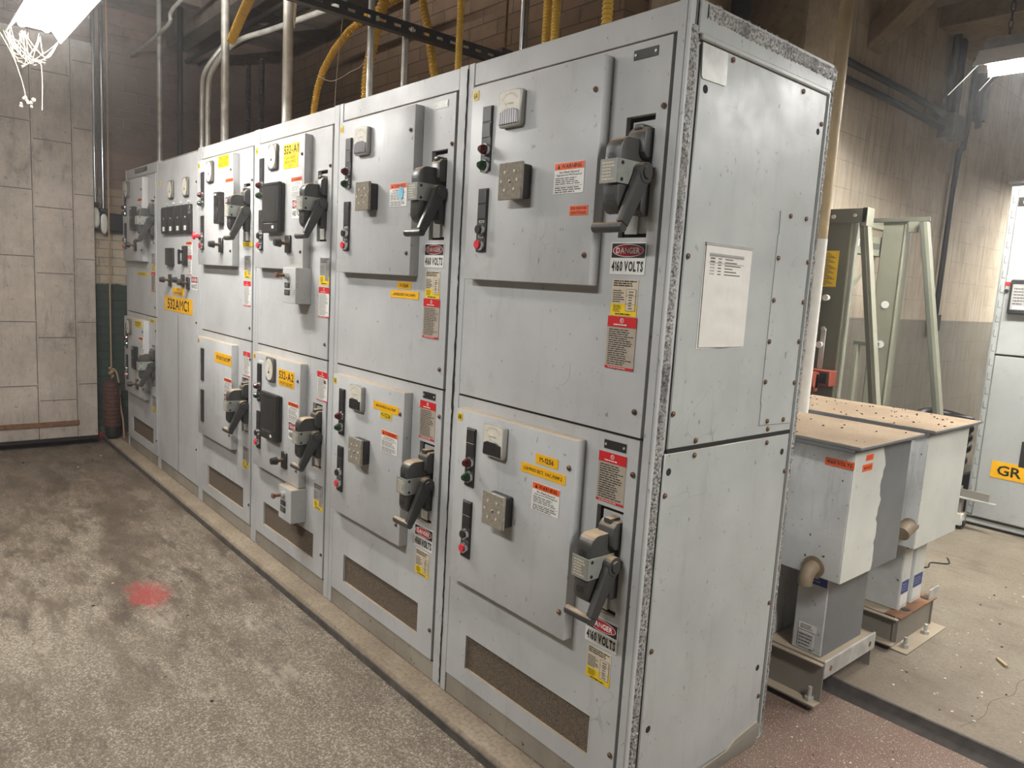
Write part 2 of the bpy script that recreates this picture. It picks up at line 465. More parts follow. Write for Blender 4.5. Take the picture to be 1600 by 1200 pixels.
class MB:
    def __init__(self):
        self.v, self.f, self.m, self.s, self.mats = [], [], [], [], []

    def slot(self, mat):
        if mat not in self.mats:
            self.mats.append(mat)
        return self.mats.index(mat)

    def add(self, vs, fs, mat, smooth=False, xf=None):
        o = len(self.v)
        self.v += [tuple(xf(p)) if xf else tuple(p) for p in vs]
        k = self.slot(mat)
        for f in fs:
            self.f.append(tuple(i + o for i in f))
            self.m.append(k)
            self.s.append(smooth)
        return self

    def box(self, a, b, mat, bev=0.0, xf=None, seg=1):
        (x0, y0, z0), (x1, y1, z1) = a, b
        if bev <= 0:
            vs = [(x, y, z) for x in (x0, x1) for y in (y0, y1) for z in (z0, z1)]
            fs = [(0, 1, 3, 2), (4, 6, 7, 5), (0, 4, 5, 1), (2, 3, 7, 6), (0, 2, 6, 4), (1, 5, 7, 3)]
            return self.add(vs, fs, mat, xf=xf)
        bm = bmesh.new()
        bmesh.ops.create_cube(bm, size=1)
        for v in bm.verts:
            v.co = Vector(((x0 + x1) / 2 + v.co.x * (x1 - x0), (y0 + y1) / 2 + v.co.y * (y1 - y0), (z0 + z1) / 2 + v.co.z * (z1 - z0)))
        bmesh.ops.bevel(bm, geom=bm.edges[:], offset=bev, segments=seg, affect='EDGES', profile=0.5)
        self.bm(bm, mat, xf, seg > 1)
        return self

    def bm(self, bm, mat, xf=None, smooth=False):
        bm.verts.index_update()
        self.add([v.co[:] for v in bm.verts], [[v.index for v in f.verts] for f in bm.faces], mat, smooth, xf)
        bm.free()

    def quad(self, a, b, c, d, mat):
        return self.add([a, b, c, d], [(0, 1, 2, 3)], mat)

    def cyl(self, p0, p1, r, mat, seg=16, r1=None, cap=True):
        p0, p1 = Vector(p0), Vector(p1)
        d = (p1 - p0).normalized()
        u = d.orthogonal().normalized()
        w = d.cross(u)
        r1 = r if r1 is None else r1
        vs = []
        for p, rr in ((p0, r), (p1, r1)):
            for i in range(seg):
                a = 2 * PI * i / seg
                vs.append(p + (u * math.cos(a) + w * math.sin(a)) * rr)
        fs = [(i, (i + 1) % seg, seg + (i + 1) % seg, seg + i) for i in range(seg)]
        self.add(vs, fs, mat, True)
        if cap:
            self.add(vs[:seg], [tuple(range(seg - 1, -1, -1))], mat)
            self.add(vs[seg:], [tuple(range(seg))], mat)
        return self

    def tube(self, pts, r, mat, seg=10, sub=6, rib=0, ribd=0.0, cap=True):
        P = [Vector(p) for p in pts]
        if len(P) > 2 and sub > 1:
            Q = []
            for i in range(len(P) - 1):
                a, b, c, d = P[max(i - 1, 0)], P[i], P[i + 1], P[min(i + 2, len(P) - 1)]
                for k in range(sub):
                    s = k / sub
                    Q.append(0.5 * ((2 * b) + (c - a) * s + (2 * a - 5 * b + 4 * c - d) * s * s + (3 * b - a - 3 * c + d) * s ** 3))
            Q.append(P[-1])
            P = Q
        rad = [r] * len(P)
        if rib:
            R, rad = [], []
            for i in range(len(P) - 1):
                L = (P[i + 1] - P[i]).length
                n = max(1, int(round(L / rib)))
                for k in range(n):
                    for q, rr in ((0.0, r), (0.35, r), (0.5, r - ribd), (0.85, r - ribd)):
                        R.append(P[i].lerp(P[i + 1], (k + q) / n))
                        rad.append(rr)
            R.append(P[-1])
            rad.append(r)
            P = R
        u = None
        vs = []
        for i, p in enumerate(P):
            d = (P[min(i + 1, len(P) - 1)] - P[max(i - 1, 0)]).normalized()
            u = d.orthogonal().normalized() if u is None else (u - d * u.dot(d)).normalized()
            w = d.cross(u)
            for k in range(seg):
                a = 2 * PI * k / seg
                vs.append(p + (u * math.cos(a) + w * math.sin(a)) * rad[i])
        fs = []
        for i in range(len(P) - 1):
            for k in range(seg):
                fs.append((i * seg + k, i * seg + (k + 1) % seg, (i + 1) * seg + (k + 1) % seg, (i + 1) * seg + k))
        self.add(vs, fs, mat, True)
        if cap:
            self.add(vs[:seg], [tuple(range(seg - 1, -1, -1))], mat)
            self.add(vs[-seg:], [tuple(range(seg))], mat)
        return self

    def prism(self, prof, axis, a, b, mat, bev=0.0, seg=2):
        """Outline prof (2-D) extruded along axis from a to b; the two other axes in xyz order."""
        bm = bmesh.new()
        def mk(p, h):
            return {'x': (h, p[0], p[1]), 'y': (p[0], h, p[1]), 'z': (p[0], p[1], h)}[axis]
        A = [bm.verts.new(mk(p, a)) for p in prof]
        B = [bm.verts.new(mk(p, b)) for p in prof]
        n = len(prof)
        ea = bm.faces.new(A)
        eb = bm.faces.new(B[::-1])
        for i in range(n):
            bm.faces.new((A[i], B[i], B[(i + 1) % n], A[(i + 1) % n]))
        bmesh.ops.recalc_face_normals(bm, faces=bm.faces[:])
        if bev:
            es = set(ea.edges) | set(eb.edges)
            bmesh.ops.bevel(bm, geom=list(es), offset=bev, segments=seg, affect='EDGES', profile=0.5)
        self.bm(bm, mat, None, True)
        return self

    def slab(self, x0, x1, z0, z1, y0, y1, holes, mat):
        """Sheet facing -y (front y0, back y1) with rectangular holes (x0,x1,z0,z1)."""
        xs = sorted({x0, x1, *[h[0] for h in holes], *[h[1] for h in holes]})
        zs = sorted({z0, z1, *[h[2] for h in holes], *[h[3] for h in holes]})
        def solid(i, j):
            if i < 0 or j < 0 or i >= len(xs) - 1 or j >= len(zs) - 1:
                return False
            cx, cz = (xs[i] + xs[i + 1]) / 2, (zs[j] + zs[j + 1]) / 2
            return not any(h[0] < cx < h[1] and h[2] < cz < h[3] for h in holes)
        for i in range(len(xs) - 1):
            for j in range(len(zs) - 1):
                if not solid(i, j):
                    continue
                a, b, c, d = xs[i], xs[i + 1], zs[j], zs[j + 1]
                self.quad((a, y0, c), (b, y0, c), (b, y0, d), (a, y0, d), mat)
                self.quad((a, y1, c), (a, y1, d), (b, y1, d), (b, y1, c), mat)
                if not solid(i - 1, j):
                    self.quad((a, y0, c), (a, y0, d), (a, y1, d), (a, y1, c), mat)
                if not solid(i + 1, j):
                    self.quad((b, y0, c), (b, y1, c), (b, y1, d), (b, y0, d), mat)
                if not solid(i, j - 1):
                    self.quad((a, y0, c), (a, y1, c), (b, y1, c), (b, y0, c), mat)
                if not solid(i, j + 1):
                    self.quad((a, y0, d), (b, y0, d), (b, y1, d), (a, y1, d), mat)
        return self

    def mesh(self, name):
        me = bpy.data.meshes.new(name)
        me.from_pydata(self.v, [], self.f)
        for m in self.mats:
            me.materials.append(M[m])
        me.polygons.foreach_set('material_index', self.m)
        me.polygons.foreach_set('use_smooth', self.s)
        me.update()
        if any(self.s):
            me.set_sharp_from_angle(angle=0.7)
        return me


def mkobj(name, me, parent=None, loc=(0, 0, 0), rot=(0, 0, 0), label=None, **props):
    o = bpy.data.objects.new(name, me)
    COL.objects.link(o)
    o.location = loc
    o.rotation_euler = rot
    if parent:
        o.parent = parent
    if label:
        o['label'] = label
    for k, v in props.items():
        o[k] = v
    return o


def build(mb, name, parent=None, **kw):
    return mkobj(name, mb.mesh(name), parent, **kw)


CACHE = {}


def part(name, key, fn, parent, loc=(0, 0, 0), label=None, rot=(0, 0, 0)):
    """A child mesh; pieces of the same key share mesh data."""
    if key is None or key not in CACHE:
        mb = MB()
        fn(mb)
        me = mb.mesh(name)
        if key is None:
            return mkobj(name, me, parent, loc, rot, label)
        CACHE[key] = me
    return mkobj(name, CACHE[key], parent, loc, rot, label)


def thing(name, label, cat, loc=(0, 0, 0), rotz=0.0, group=None):
    o = bpy.data.objects.new(name, None)
    o.empty_display_size = 0.1
    COL.objects.link(o)
    o.location = loc
    o.rotation_euler = (0, 0, rotz)
    o['label'] = label
    o['category'] = cat
    if group:
        o['group'] = group
    return o


def tag(o, label, cat, group=None, kind=None):
    o['label'] = label
    o['category'] = cat
    if group:
        o['group'] = group
    if kind:
        o['kind'] = kind
    return o


def structure(mb, name, **kw):
    o = build(mb, name, **kw)
    o['kind'] = 'structure'
    return o


# ---------------------------------------------------------------- lettering
TEXT = {}


def glyph(ch, bold):
    key = (ch, bold)
    if key not in TEXT:
        if ch == '1':
            k = bold * .55
            TEXT[key] = ([(.115 - k, 0), (.215 + k, 0), (.215 + k, .70), (.135 - k, .70), (.115 - k, .665), (0, .585), (0, .485 - k), (.115 - k, .555 - k)], [(0, 1, 2, 3, 4, 7), (4, 5, 6, 7)])
            return TEXT[key]
        cu = bpy.data.curves.new('lettering', 'FONT')
        cu.body = ch
        cu.size = 1
        cu.resolution_u = 2
        cu.fill_mode = 'FRONT'
        cu.offset = 0.0 if ch in 'MWNmw' else bold
        ob = bpy.data.objects.new('lettering', cu)
        COL.objects.link(ob)
        dg = bpy.context.evaluated_depsgraph_get()
        me = ob.evaluated_get(dg).to_mesh()
        vs = [v.co[:2] for v in me.vertices]
        fs = [tuple(p.vertices) for p in me.polygons]
        ob.evaluated_get(dg).to_mesh_clear()
        bpy.data.objects.remove(ob)
        bpy.data.curves.remove(cu)
        x0 = min(v[0] for v in vs)
        TEXT[key] = ([(v[0] - x0, v[1]) for v in vs], fs)
    return TEXT[key]


def text_geo(s, bold):
    vs, fs, x = [], [], 0.0
    for ch in s:
        if ch == ' ':
            x += .24
            continue
        gv, gf = glyph(ch, bold)
        o = len(vs)
        vs += [(a + x, b) for a, b in gv]
        fs += [tuple(i + o for i in f) for f in gf]
        x += max(a for a, b in gv) + .085
    xs = [v[0] for v in vs]
    ys = [v[1] for v in vs]
    x0, x1, y0, y1 = min(xs), max(xs), min(ys), max(ys)
    return [((v[0] - x0) / (x1 - x0), (v[1] - y0) / (y1 - y0)) for v in vs], fs


def letters(mb, s, x, z, w, h, mat, out, bold=0.012, xf=None):
    bold = bold * .7 + .008
    """Text s centred on (x, z), w wide and h tall, standing `out` proud of its sign."""
    vs, fs = text_geo(s, bold)
    mb.add([(x + (a - 0.5) * w, -out, z + (b - 0.5) * h) for a, b in vs], fs, mat, xf=xf)


def rect(mb, x0, x1, z0, z1, mat, out, xf=None):
    mb.add([(x0, -out, z0), (x1, -out, z0), (x1, -out, z1), (x0, -out, z1)], [(0, 1, 2, 3)], mat, xf=xf)


def plate(mb, w, h, mat, th=0.0015, xf=None):
    mb.box((-w / 2, -th, -h / 2), (w / 2, 0, h / 2), mat, xf=xf)


def disc(mb, x, z, rx, rz, mat, out, seg=40, xf=None):
    mb.add([(x + rx * math.cos(2 * PI * i / seg), -out, z + rz * math.sin(2 * PI * i / seg)) for i in range(seg)], [tuple(range(seg))], mat, xf=xf)


def lines(mb, x0, x1, z0, z1, n, mat, out, seed=1, fill=0.8, th=0.5, xf=None):
    rnd = random.Random(seed)
    st = (z1 - z0) / n
    for i in range(n):
        z = z1 - st * (i + 0.5)
        x = x0
        end = x0 + (x1 - x0) * rnd.uniform(fill * 0.75, 1.0)
        while x < end - (x1 - x0) * 0.03:
            w = min((x1 - x0) * rnd.uniform(0.06, 0.24), end - x)
            rect(mb, x, x + w, z - st * th / 2, z + st * th / 2, mat, out, xf)
            x += w + (x1 - x0) * 0.03


O1, O2, O3 = 0.0019, 0.0023, 0.0027


def danger_sign(mb, w=0.125, h=0.088):
    plate(mb, w, h, 'white')
    rect(mb, -w * .475, w * .475, h * .02, h * .465, 'ink', O1)
    disc(mb, 0, h * .245, w * .445, h * .20, 'white', O2)
    disc(mb, 0, h * .245, w * .425, h * .18, 'crimson', O2 + .0003)
    letters(mb, 'DANGER', 0, h * .245, w * .68, h * .19, 'white', O3 + .0002, 0.03)
    letters(mb, '4160 VOLTS', 0, -h * .24, w * .90, h * .34, 'ink', O1, 0.045)


def warning_label(mb, w=0.122, h=0.088):
    plate(mb, w, h, 'white')
    rect(mb, -w * .49, w * .49, h * .27, h * .49, 'orange', O1)
    letters(mb, 'WARNING', w * .07, h * .38, w * .66, h * .14, 'ink', O2, 0.02)
    mb.add([(-w * .40, -O2, h * .31), (-w * .30, -O2, h * .31), (-w * .35, -O2, h * .45)], [(0, 1, 2)], 'ink')
    letters(mb, 'Arc Flash Hazard', 0, h * .19, w * .66, h * .075, 'ink', O1, 0.01)
    letters(mb, 'Appropriate PPE Required', 0, h * .09, w * .84, h * .07, 'ink', O1, 0.01)
    lines(mb, -w * .45, w * .45, -h * .22, h * .03, 4, 'greyink', O1, 3, .95, .45)
    rect(mb, -w * .46, w * .46, -h * .265, -h * .255, 'ink', O1)
    lines(mb, -w * .45, w * .45, -h * .48, -h * .28, 3, 'greyink', O1, 5, .95, .5)


def rating_label(mb, w=0.094, h=0.101, top='cream'):
    plate(mb, w, h, top, 0.001)
    mb.box((-w / 2, -.0012, -h / 2), (w / 2, 0, -h * .17), 'yellow')
    rect(mb, w * .08, w * .44, -h * .35, h * .24, top, O1)
    for z in (h * .24, h * .06, -h * .17, -h * .35):
        rect(mb, w * .08, w * .44, z - .0004, z + .0004, 'greyink', O2)
    for x in (w * .08, w * .44):
        rect(mb, x - .0004, x + .0004, -h * .35, h * .24, 'greyink', O2)
    lines(mb, -w * .44, w * .44, h * .30, h * .48, 3, 'ink', O1, 2, .95, .5)
    lines(mb, -w * .44, w * .02, -h * .14, h * .22, 6, 'greyink', O1, 4, .8, .45)
    lines(mb, w * .18, w * .36, -h * .32, h * .20, 7, 'greyink', O2, 6, .8, .4)
    lines(mb, -w * .40, w * .02, -h * .40, -h * .20, 5, 'ink', O1, 8, .8, .4)
    lines(mb, -w * .30, w * .40, -h * .48, -h * .42, 1, 'ink', O1, 9, .9, .6)


def notice_label(mb, w=0.105, h=0.147, body='beige', rows=17):
    plate(mb, w, h, body, 0.001)
    rect(mb, -w / 2, w / 2, h * .30, h * .5, 'red', O1)
    rect(mb, -w / 2, w / 2, -h * .5, -h * .455, 'red', O1)
    disc(mb, 0, h * .425, w * .065, w * .065, 'white', O2, 20)
    disc(mb, 0, h * .425, w * .050, w * .050, 'red', O2 + .0002, 20)
    lines(mb, -w * .03, w * .03, h * .40, h * .45, 2, 'white', O3, 3, 1, .5)
    lines(mb, -w * .28, w * .28, h * .325, h * .365, 1, 'white', O2, 4, 1, .6)
    lines(mb, -w * .43, w * .43, -h * .43, h * .27, rows, 'ink' if body == 'beige' else 'greyink', O1, 11, .9, .38)
    lines(mb, -w * .38, w * .38, -h * .49, -h * .465, 1, 'white', O2, 4, 1, .5)


def tape(mb, w, h, txt, mat='yellow', fw=0.84, fh=0.55, bold=0.012, rows=None):
    plate(mb, w, h, mat)
    if isinstance(txt, str):
        txt = [txt]
    n = len(txt)
    for i, s in enumerate(txt):
        ww = fw if not rows else rows[i]
        letters(mb, s, 0, h * (0.5 - (i + .5) / n) * .92, w * ww, h * fh / n, 'ink', O1, bold)


# ---------------------------------------------------------------- instruments of the switchgear
def ammeter(mb, w=0.108, h=0.112, cover='black'):
    d = 0.02
    prof = []
    for k in range(9):      # rounded, slightly bowed case
        a = PI * k / 8
        prof.append((w / 2 * math.cos(a) * (1 if abs(math.cos(a)) < .99 else 1), h * .43 + h * .07 * math.sin(a)))
    prof += [(-w * .5, -h * .40), (-w * .44, -h * .5), (w * .44, -h * .5), (w * .5, -h * .40)]
    mb.prism(prof, 'y', -d, 0, 'bezel', .005, 2)
    fr = [(x * .90, z * .92) for x, z in prof]
    mb.add([(x, -d - .0004, z) for x, z in fr], [tuple(range(len(fr)))], 'meterwhite')
    mb.prism([(-w * .42, -h * .44), (w * .42, -h * .44), (w * .40, -h * .10), (w * .20, -h * .03), (-w * .20, -h * .03), (-w * .40, -h * .10)], 'y', -d - .005, -d, cover, .002, 1)
    for k in range(13):     # scale
        a = math.radians(40 + 100 * k / 12)
        r0, r1 = w * .38, w * (.44 if k % 3 else .46)
        c, s_ = math.cos(a), math.sin(a)
        zz = -h * .02
        mb.add([(r0 * c - .0006 * s_, -d - .0008, zz + r0 * s_ + .0006 * c), (r1 * c - .0006 * s_, -d - .0008, zz + r1 * s_ + .0006 * c),
                (r1 * c + .0006 * s_, -d - .0008, zz + r1 * s_ - .0006 * c), (r0 * c + .0006 * s_, -d - .0008, zz + r0 * s_ - .0006 * c)], [(0, 1, 2, 3)], 'greyink')
    mb.add([(-w * .06, -d - .001, -h * .04), (-w * .045, -d - .001, -h * .04), (-w * .29, -d - .001, h * .22)], [(0, 1, 2)], 'ink')
    letters(mb, 'AC AMPERES', 0, h * .11, w * .34, h * .04, 'greyink', d + .0008, 0)


def round_meter(mb, w=0.106, h=0.124):
    d = 0.016
    mb.box((-w / 2, -d, -h / 2), (w / 2, 0, h / 2), 'meterframe', .010, seg=2)
    disc(mb, 0, 0, w * .475, h * .475, 'bezel', d + .0006, 32)
    disc(mb, 0, 0, w * .445, h * .445, 'meterwhite', d + .0012, 32)
    for k in range(15):
        a = math.radians(-40 + 260 * k / 14)
        c, s_ = math.cos(a), math.sin(a)
        r0, r1 = w * .33, w * .38
        mb.add([(r0 * c - .0008 * s_, -d - .0018, r0 * s_ + .0008 * c), (r1 * c - .0008 * s_, -d - .0018, r1 * s_ + .0008 * c), (r1 * c + .0008 * s_, -d - .0018, r1 * s_ - .0008 * c), (r0 * c + .0008 * s_, -d - .0018, r0 * s_ - .0008 * c)], [(0, 1, 2, 3)], 'ink')
    mb.add([(-.004, -d - .0022, -.006), (.004, -d - .0022, -.002), (w * .16, -d - .0022, h * .20)], [(0, 1, 2)], 'ink')
    mb.add([(-.010, -d - .0022, -.02), (.010, -d - .0022, -.02), (.006, -d - .0022, -.008), (-.006, -d - .0022, -.008)], [(0, 1, 2, 3)], 'ink')


def plate_relay(mb, w=0.108, h=0.112):
    mb.box((-w * .40, -.034, -h * .45), (w * .46, 0, h * .45), 'relay', .003)
    mb.box((-w / 2, -.046, -h / 2), (w / 2, -.034, h / 2), 'relayglass', .002)
    for x, z in ((-.22, .24), (.2, .26), (-.36, .0), (.32, .02), (0, 0), (-.2, -.24), (.2, -.22)):
        mb.cyl((x * w, -.046, z * h), (x * w, -.0475, z * h), .0045, 'cream', 10)
    mb.cyl((.02 * w, -.046, -.03 * h), (.02 * w, -.048, -.03 * h), .003, 'ink', 8)


def strip_plate(mb, h=0.205, w=0.05):
    mb.box((-w / 2, -.006, -h / 2), (w / 2, 0, h / 2), 'strip', .001)
    mb.box((-w * .44, -.008, h * .02), (w * .44, -.006, h * .245), 'strip', .001)
    mb.box((-w * .44, -.008, h * .26), (w * .44, -.006, h * .48), 'strip', .001)


def pilot(lens):
    def fn(mb):
        mb.cyl((0, 0, 0), (0, -.008, 0), .021, 'chrome', 20, .019)
        mb.cyl((0, -.008, 0), (0, -.016, 0), .016, lens, 18)
        mb.cyl((0, -.016, 0), (0, -.028, 0), .016, lens, 18, .009)
    return fn


def button(mat):
    def fn(mb):
        mb.cyl((0, 0, 0), (0, -.012, 0), .020, 'chrome', 20, .018)
        mb.cyl((0, -.012, 0), (0, -.018, 0), .0135, mat, 18)
        rect(mb, -.014, .014, .022, .030, 'beige', .0005)
        lines(mb, -.009, .009, .023, .029, 1, 'ink', .0009, 2, 1, .5)
    return fn


def screw(mb, r=0.008):
    mb.cyl((0, 0, 0), (0, -.004, 0), r, 'screw', 12)
    mb.cyl((0, -.004, 0), (0, -.007, 0), r * .8, 'screw', 12, r * .4)
    rect(mb, -r * .7, r * .7, -.001, .001, 'gap', .0073)


def switch_body(mb):
    """Black moulded fin of the disconnect with its upper and lower mounting lugs (local origin on the door, centre of travel)."""
    arc = [(-.066 + .036 * math.cos(PI / 2 + PI / 12 * k), .055 + .038 * math.sin(PI / 2 + PI / 12 * k)) for k in range(7)]
    low = [(-.072 + .030 * math.cos(PI + PI / 12 * k), -.072 + .034 * math.sin(PI + PI / 12 * k)) for k in range(7)]
    mb.prism([(.028, .093)] + arc + low + [(-.05, -.100), (-.035, -.07), (.028, -.07)], 'x', -.028, .026, 'handle', .005, 2)
    mb.prism([(.028, .125), (-.016, .125), (-.030, .110), (-.030, .058), (-.016, .044), (.028, .044)], 'x', -.018, .044, 'handle', .005, 2)
    mb.box((-.004, -.026, .116), (.026, .02, .134), 'handle', .006, seg=2)
    mb.prism([(.028, -.020), (-.020, -.024), (-.028, -.04), (-.028, -.092), (-.016, -.104), (.028, -.104)], 'x', .006, .044, 'handle', .005, 2)
    letters(mb, 'ON', -.002, .040, .026, .020, 'strip', .1030, .03)
    letters(mb, 'OFF', -.002, -.066, .030, .020, 'strip', .1030, .03)


def switch_bracket(mb):
    """Padlock bracket folded round the fin."""
    mb.box((-.032, -.112, -.030), (.030, -.109, .032), 'lightgrey', .0005)
    mb.box((.028, -.112, -.030), (.031, -.004, .032), 'lightgrey', .0005)
    lines(mb, -.024, .020, -.024, .026, 6, 'cream', .1125, 5, .9, .5)
    for z in (.022, -.020):
        mb.cyl((.031, -.096, z), (.0325, -.096, z), .005, 'gap', 10)


def switch_lever(mb):
    def arm(p, q, w0, w1, x0, x1):
        p, q = Vector(p), Vector(q)
        d = (q - p).normalized()
        n = Vector((-d.y, d.x))
        mb.prism([tuple(p + n * w0), tuple(q + n * w1), tuple(q - n * w1), tuple(p - n * w0)], 'x', x0, x1, 'handle', .004, 2)
    mb.cyl((.030, -.028, .004), (.058, -.028, .004), .027, 'handle', 22)
    mb.cyl((.058, -.028, .004), (.063, -.028, .004), .016, 'handle', 16)
    arm((-.028, .004), (-.098, -.134), .025, .016, .034, .056)
    mb.tube([(.052, -.098, -.142), (.010, -.099, -.143), (-.050, -.099, -.143)], .0135, 'handle', 14)
    mb.cyl((-.050, -.099, -.143), (-.055, -.099, -.143), .0135, 'handle', 14, .009)


def test_switch(mb):
    mb.box((-.028, -.012, -.042), (.028, 0, .042), 'relay', .003)
    mb.cyl((0, -.012, .002), (0, -.05, .002), .009, 'screw', 12)
    mb.cyl((0, -.045, .002), (0, -.075, .002), .021, 'relay', 16, .016)


def big_relay(mb, w=0.205, h=0.245, d=0.034):
    mb.box((-w / 2 + .006, -d * .4, -h / 2 + .004), (w / 2, 0, h / 2 - .004), 'relay', .004)
    mb.box((-w / 2, -d, -h / 2), (w / 2 - .004, -d * .35, h / 2), 'relay', .004)
    mb.box((-w * .40, -d - .001, -h * .26), (w * .36, -d + .001, h * .43), 'black', .001)
    for a, b in (((-w * .44, -h * .29), (w * .42, -h * .27)), ((-w * .44, h * .44), (w * .42, h * .455))):
        mb.box((a[0], -d - .004, a[1]), (b[0], -d, b[1]), 'relay', .001)
    lines(mb, -w * .36, w * .30, -h * .33, -h * .30, 1, 'bezel', d + .0006, 3, 1, .5)
    rect(mb, w * .12, w * .24, -h * .42, -h * .36, 'white', d + .0006)


def slim_relay(mb, w=0.09, h=0.18, d=0.032):
    mb.box((-w / 2, -d, -h / 2), (w / 2, 0, h / 2), 'relay', .004)
    mb.box((-w * .36, -d - .003, h * .08), (w * .30, -d, h * .34), 'black', .001)
    mb.box((-w * .36, -d - .003, -h * .40), (w * .30, -d, -h * .02), 'strip', .001)
    rect(mb, -w * .34, w * .02, h * .39, h * .44, 'white', d + .0006)


def key_box(mb):
    mb.box((-.073, -.08, -.085), (.073, 0, .085), 'cab', .002)
    mb.box((-.048, -.0815, -.012), (.010, -.08, .012), 'black')
    mb.box((-.050, -.0815, -.047), (.010, -.08, -.021), 'black')
    lines(mb, -.040, .002, -.008, .008, 2, 'bezel', .0822, 3, .9, .4)
    lines(mb, -.042, .002, -.044, -.024, 3, 'bezel', .0822, 6, .9, .4)


def key_lock(mb):
    mb.cyl((0, -.08, 0), (0, -.098, 0), .017, 'steel', 16)
    mb.cyl((0, -.098, 0), (0, -.130, 0), .008, 'rust', 10)
    mb.box((-.012, -.142, -.012), (.012, -.128, .012), 'rust', .003)


# ---------------------------------------------------------------- one switchgear section
W = 0.928
DEP = 0.753
HT = 2.286
SEAM = [0.0, -0.9192, -1.8558, -2.7889, -3.7105, -4.6556, -5.5782]
HOLE_U = (.735, .835, 1.694, 2.016)
HOLE_L = (.735, .835, .612, .930)
GRILLE = (.150, .768, .147, .276)


def body(mb, w, header=True, full=False):
    mb.box((0, .024, 0), (w, DEP, HT), 'cab')
    mb.quad((.004, .0235, .004), (w - .004, .0235, .004), (w - .004, .0235, HT - .004), (.004, .0235, HT - .004), 'gap')
    mb.box((0, 0, 0), (.032, .03, HT), 'cab', .002)
    mb.box((.884 if not full else .90, 0, 0), (w, .03, HT), 'cab', .002)
    if header:
        mb.box((.0335, .002, 2.211), (.882, .03, HT - .002), 'cab', .002)
    mb.box((.035, .003, 0.0), (.881, .03, .076), 'kick', .002)
    if not full:
        mb.box((.036, .003, 1.1435), (.878, .03, 1.1515), 'gap')
    mb.box((.036, .003, .0765), (.878, .03, .0815), 'gap')


def section(i, label, upper, lower):
    x = SEAM[i]
    c = thing('switchgear_cabinet', label, 'electrical cabinet', (x, 0, 0))
    part('cabinet_body', None, lambda mb: body(mb, SEAM[i - 1] - SEAM[i] - .003), c)
    for which, z0, z1 in (('U', 1.151, 2.205), ('L', .082, 1.143)):
        holes = [HOLE_U] if which == 'U' else [HOLE_L, GRILLE]
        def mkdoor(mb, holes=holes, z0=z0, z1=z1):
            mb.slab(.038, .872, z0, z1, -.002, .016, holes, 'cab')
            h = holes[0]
            mb.quad((h[0], .0228, h[2]), (h[1], .0228, h[2]), (h[1], .0228, h[3]), (h[0], .0228, h[3]), 'gap')  # dark-coloured sheet stands in for the shade inside the handle recess
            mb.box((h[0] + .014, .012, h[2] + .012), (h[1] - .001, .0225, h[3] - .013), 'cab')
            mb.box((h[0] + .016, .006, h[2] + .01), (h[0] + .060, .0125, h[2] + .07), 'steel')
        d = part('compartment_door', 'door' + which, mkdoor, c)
        if which == 'L':
            part('vent_grille', 'grille', lambda mb: mb.box((GRILLE[0], .008, GRILLE[2]), (GRILLE[1], .0155, GRILLE[3]), 'mesh'), d, label='brown dust-clogged mesh vent')
        zc = 1.855 if which == 'U' else .775
        s = part('disconnect_switch', 'switch', switch_body, c, (.787, -.002, zc), label='black moulded disconnect switch with ON and OFF')
        part('lock_bracket', 'bracket', switch_bracket, s, label='grey padlock bracket')
        part('operating_lever', 'lever', switch_lever, s)
        bz0, bz1 = (1.558, 2.186) if which == 'U' else (.487, 1.108)
        b = part('control_panel', 'panel' + which, lambda mb: mb.box((.082, -.042, bz0), (.674, -.0015, bz1), 'cab', .004, seg=2), c)
        for sz in ((2.095, 1.643) if which == 'U' else (1.021, .572)):
            part('screw', 'screw', screw, b, (.650, -.042, sz))
        for sx, sz in (((.86, 2.03), (.845, 1.22)) if which == 'U' else ((.858, 1.045), (.858, .20))):
            part('screw', 'screw', screw, d, (sx, -.002, sz))
        (upper if which == 'U' else lower)(c, d, b)
    return c


YB = -.042


def lamps(b, which, red=True):
    z = {'U': (2.0125, 1.9775, 1.927, 1.7525, 1.722, 1.673), 'L': (.9495, .932, .881, .692, .676, .626)}[which]
    part('nameplate_strip', 'stripplate', strip_plate, b, (.176, YB, z[0]), label='black nameplate strip')
    part('pilot_light', 'pilotred', pilot('redlens'), b, (.178, YB - .006, z[1]), label='dark red pilot light')
    part('pilot_light', 'pilotgreen', pilot('greenlens'), b, (.177, YB - .006, z[2]), label='dark green pilot light')
    part('nameplate_strip', 'stripplate', strip_plate, b, (.174, YB, z[3]), label='black nameplate strip')
    part('push_button', 'btnblack', button('black'), b, (.175, YB - .006, z[4]), label='black push button')
    part('push_button', 'btnred', button('redbutton'), b, (.174, YB - .006, z[5]), label='red push button')


def common(c, d, b, which, body_mat='beige', top='cream'):
    if which == 'U':
        part('danger_sign', 'danger', danger_sign, d, (.778, -.002, 1.6375), label='DANGER 4160 VOLTS sign')
        part('rating_label', 'rating' + top, lambda mb: rating_label(mb, top=top), d, (.776, -.002, 1.530))
        part('notice_label', 'notice' + body_mat, lambda mb: notice_label(mb, body=body_mat), d, (.776, -.0028, 1.404))
    else:
        part('notice_label', 'noticeL' + body_mat, lambda mb: notice_label(mb, .104, .146, 'beige' if body_mat == 'beige' else body_mat, 15), d, (.780, -.002, 1.016))
        part('danger_sign', 'danger', danger_sign, d, (.789, -.002, .552), label='DANGER 4160 VOLTS sign')
        part('rating_label', 'rating' + top, lambda mb: rating_label(mb, top=top), d, (.787, -.002, .448))


def small_plate(d, z, mat):
    def fn(mb):
        mb.box((-.041, -.002, -.0125), (.041, 0, .0125), mat)
        for sx in (-.034, .034):
            mb.cyl((sx, -.002, 0), (sx, -.0035, 0), .004, 'steel', 8)
    part('nameplate', 'npl' + mat, fn, d, (.786, -.002, z))


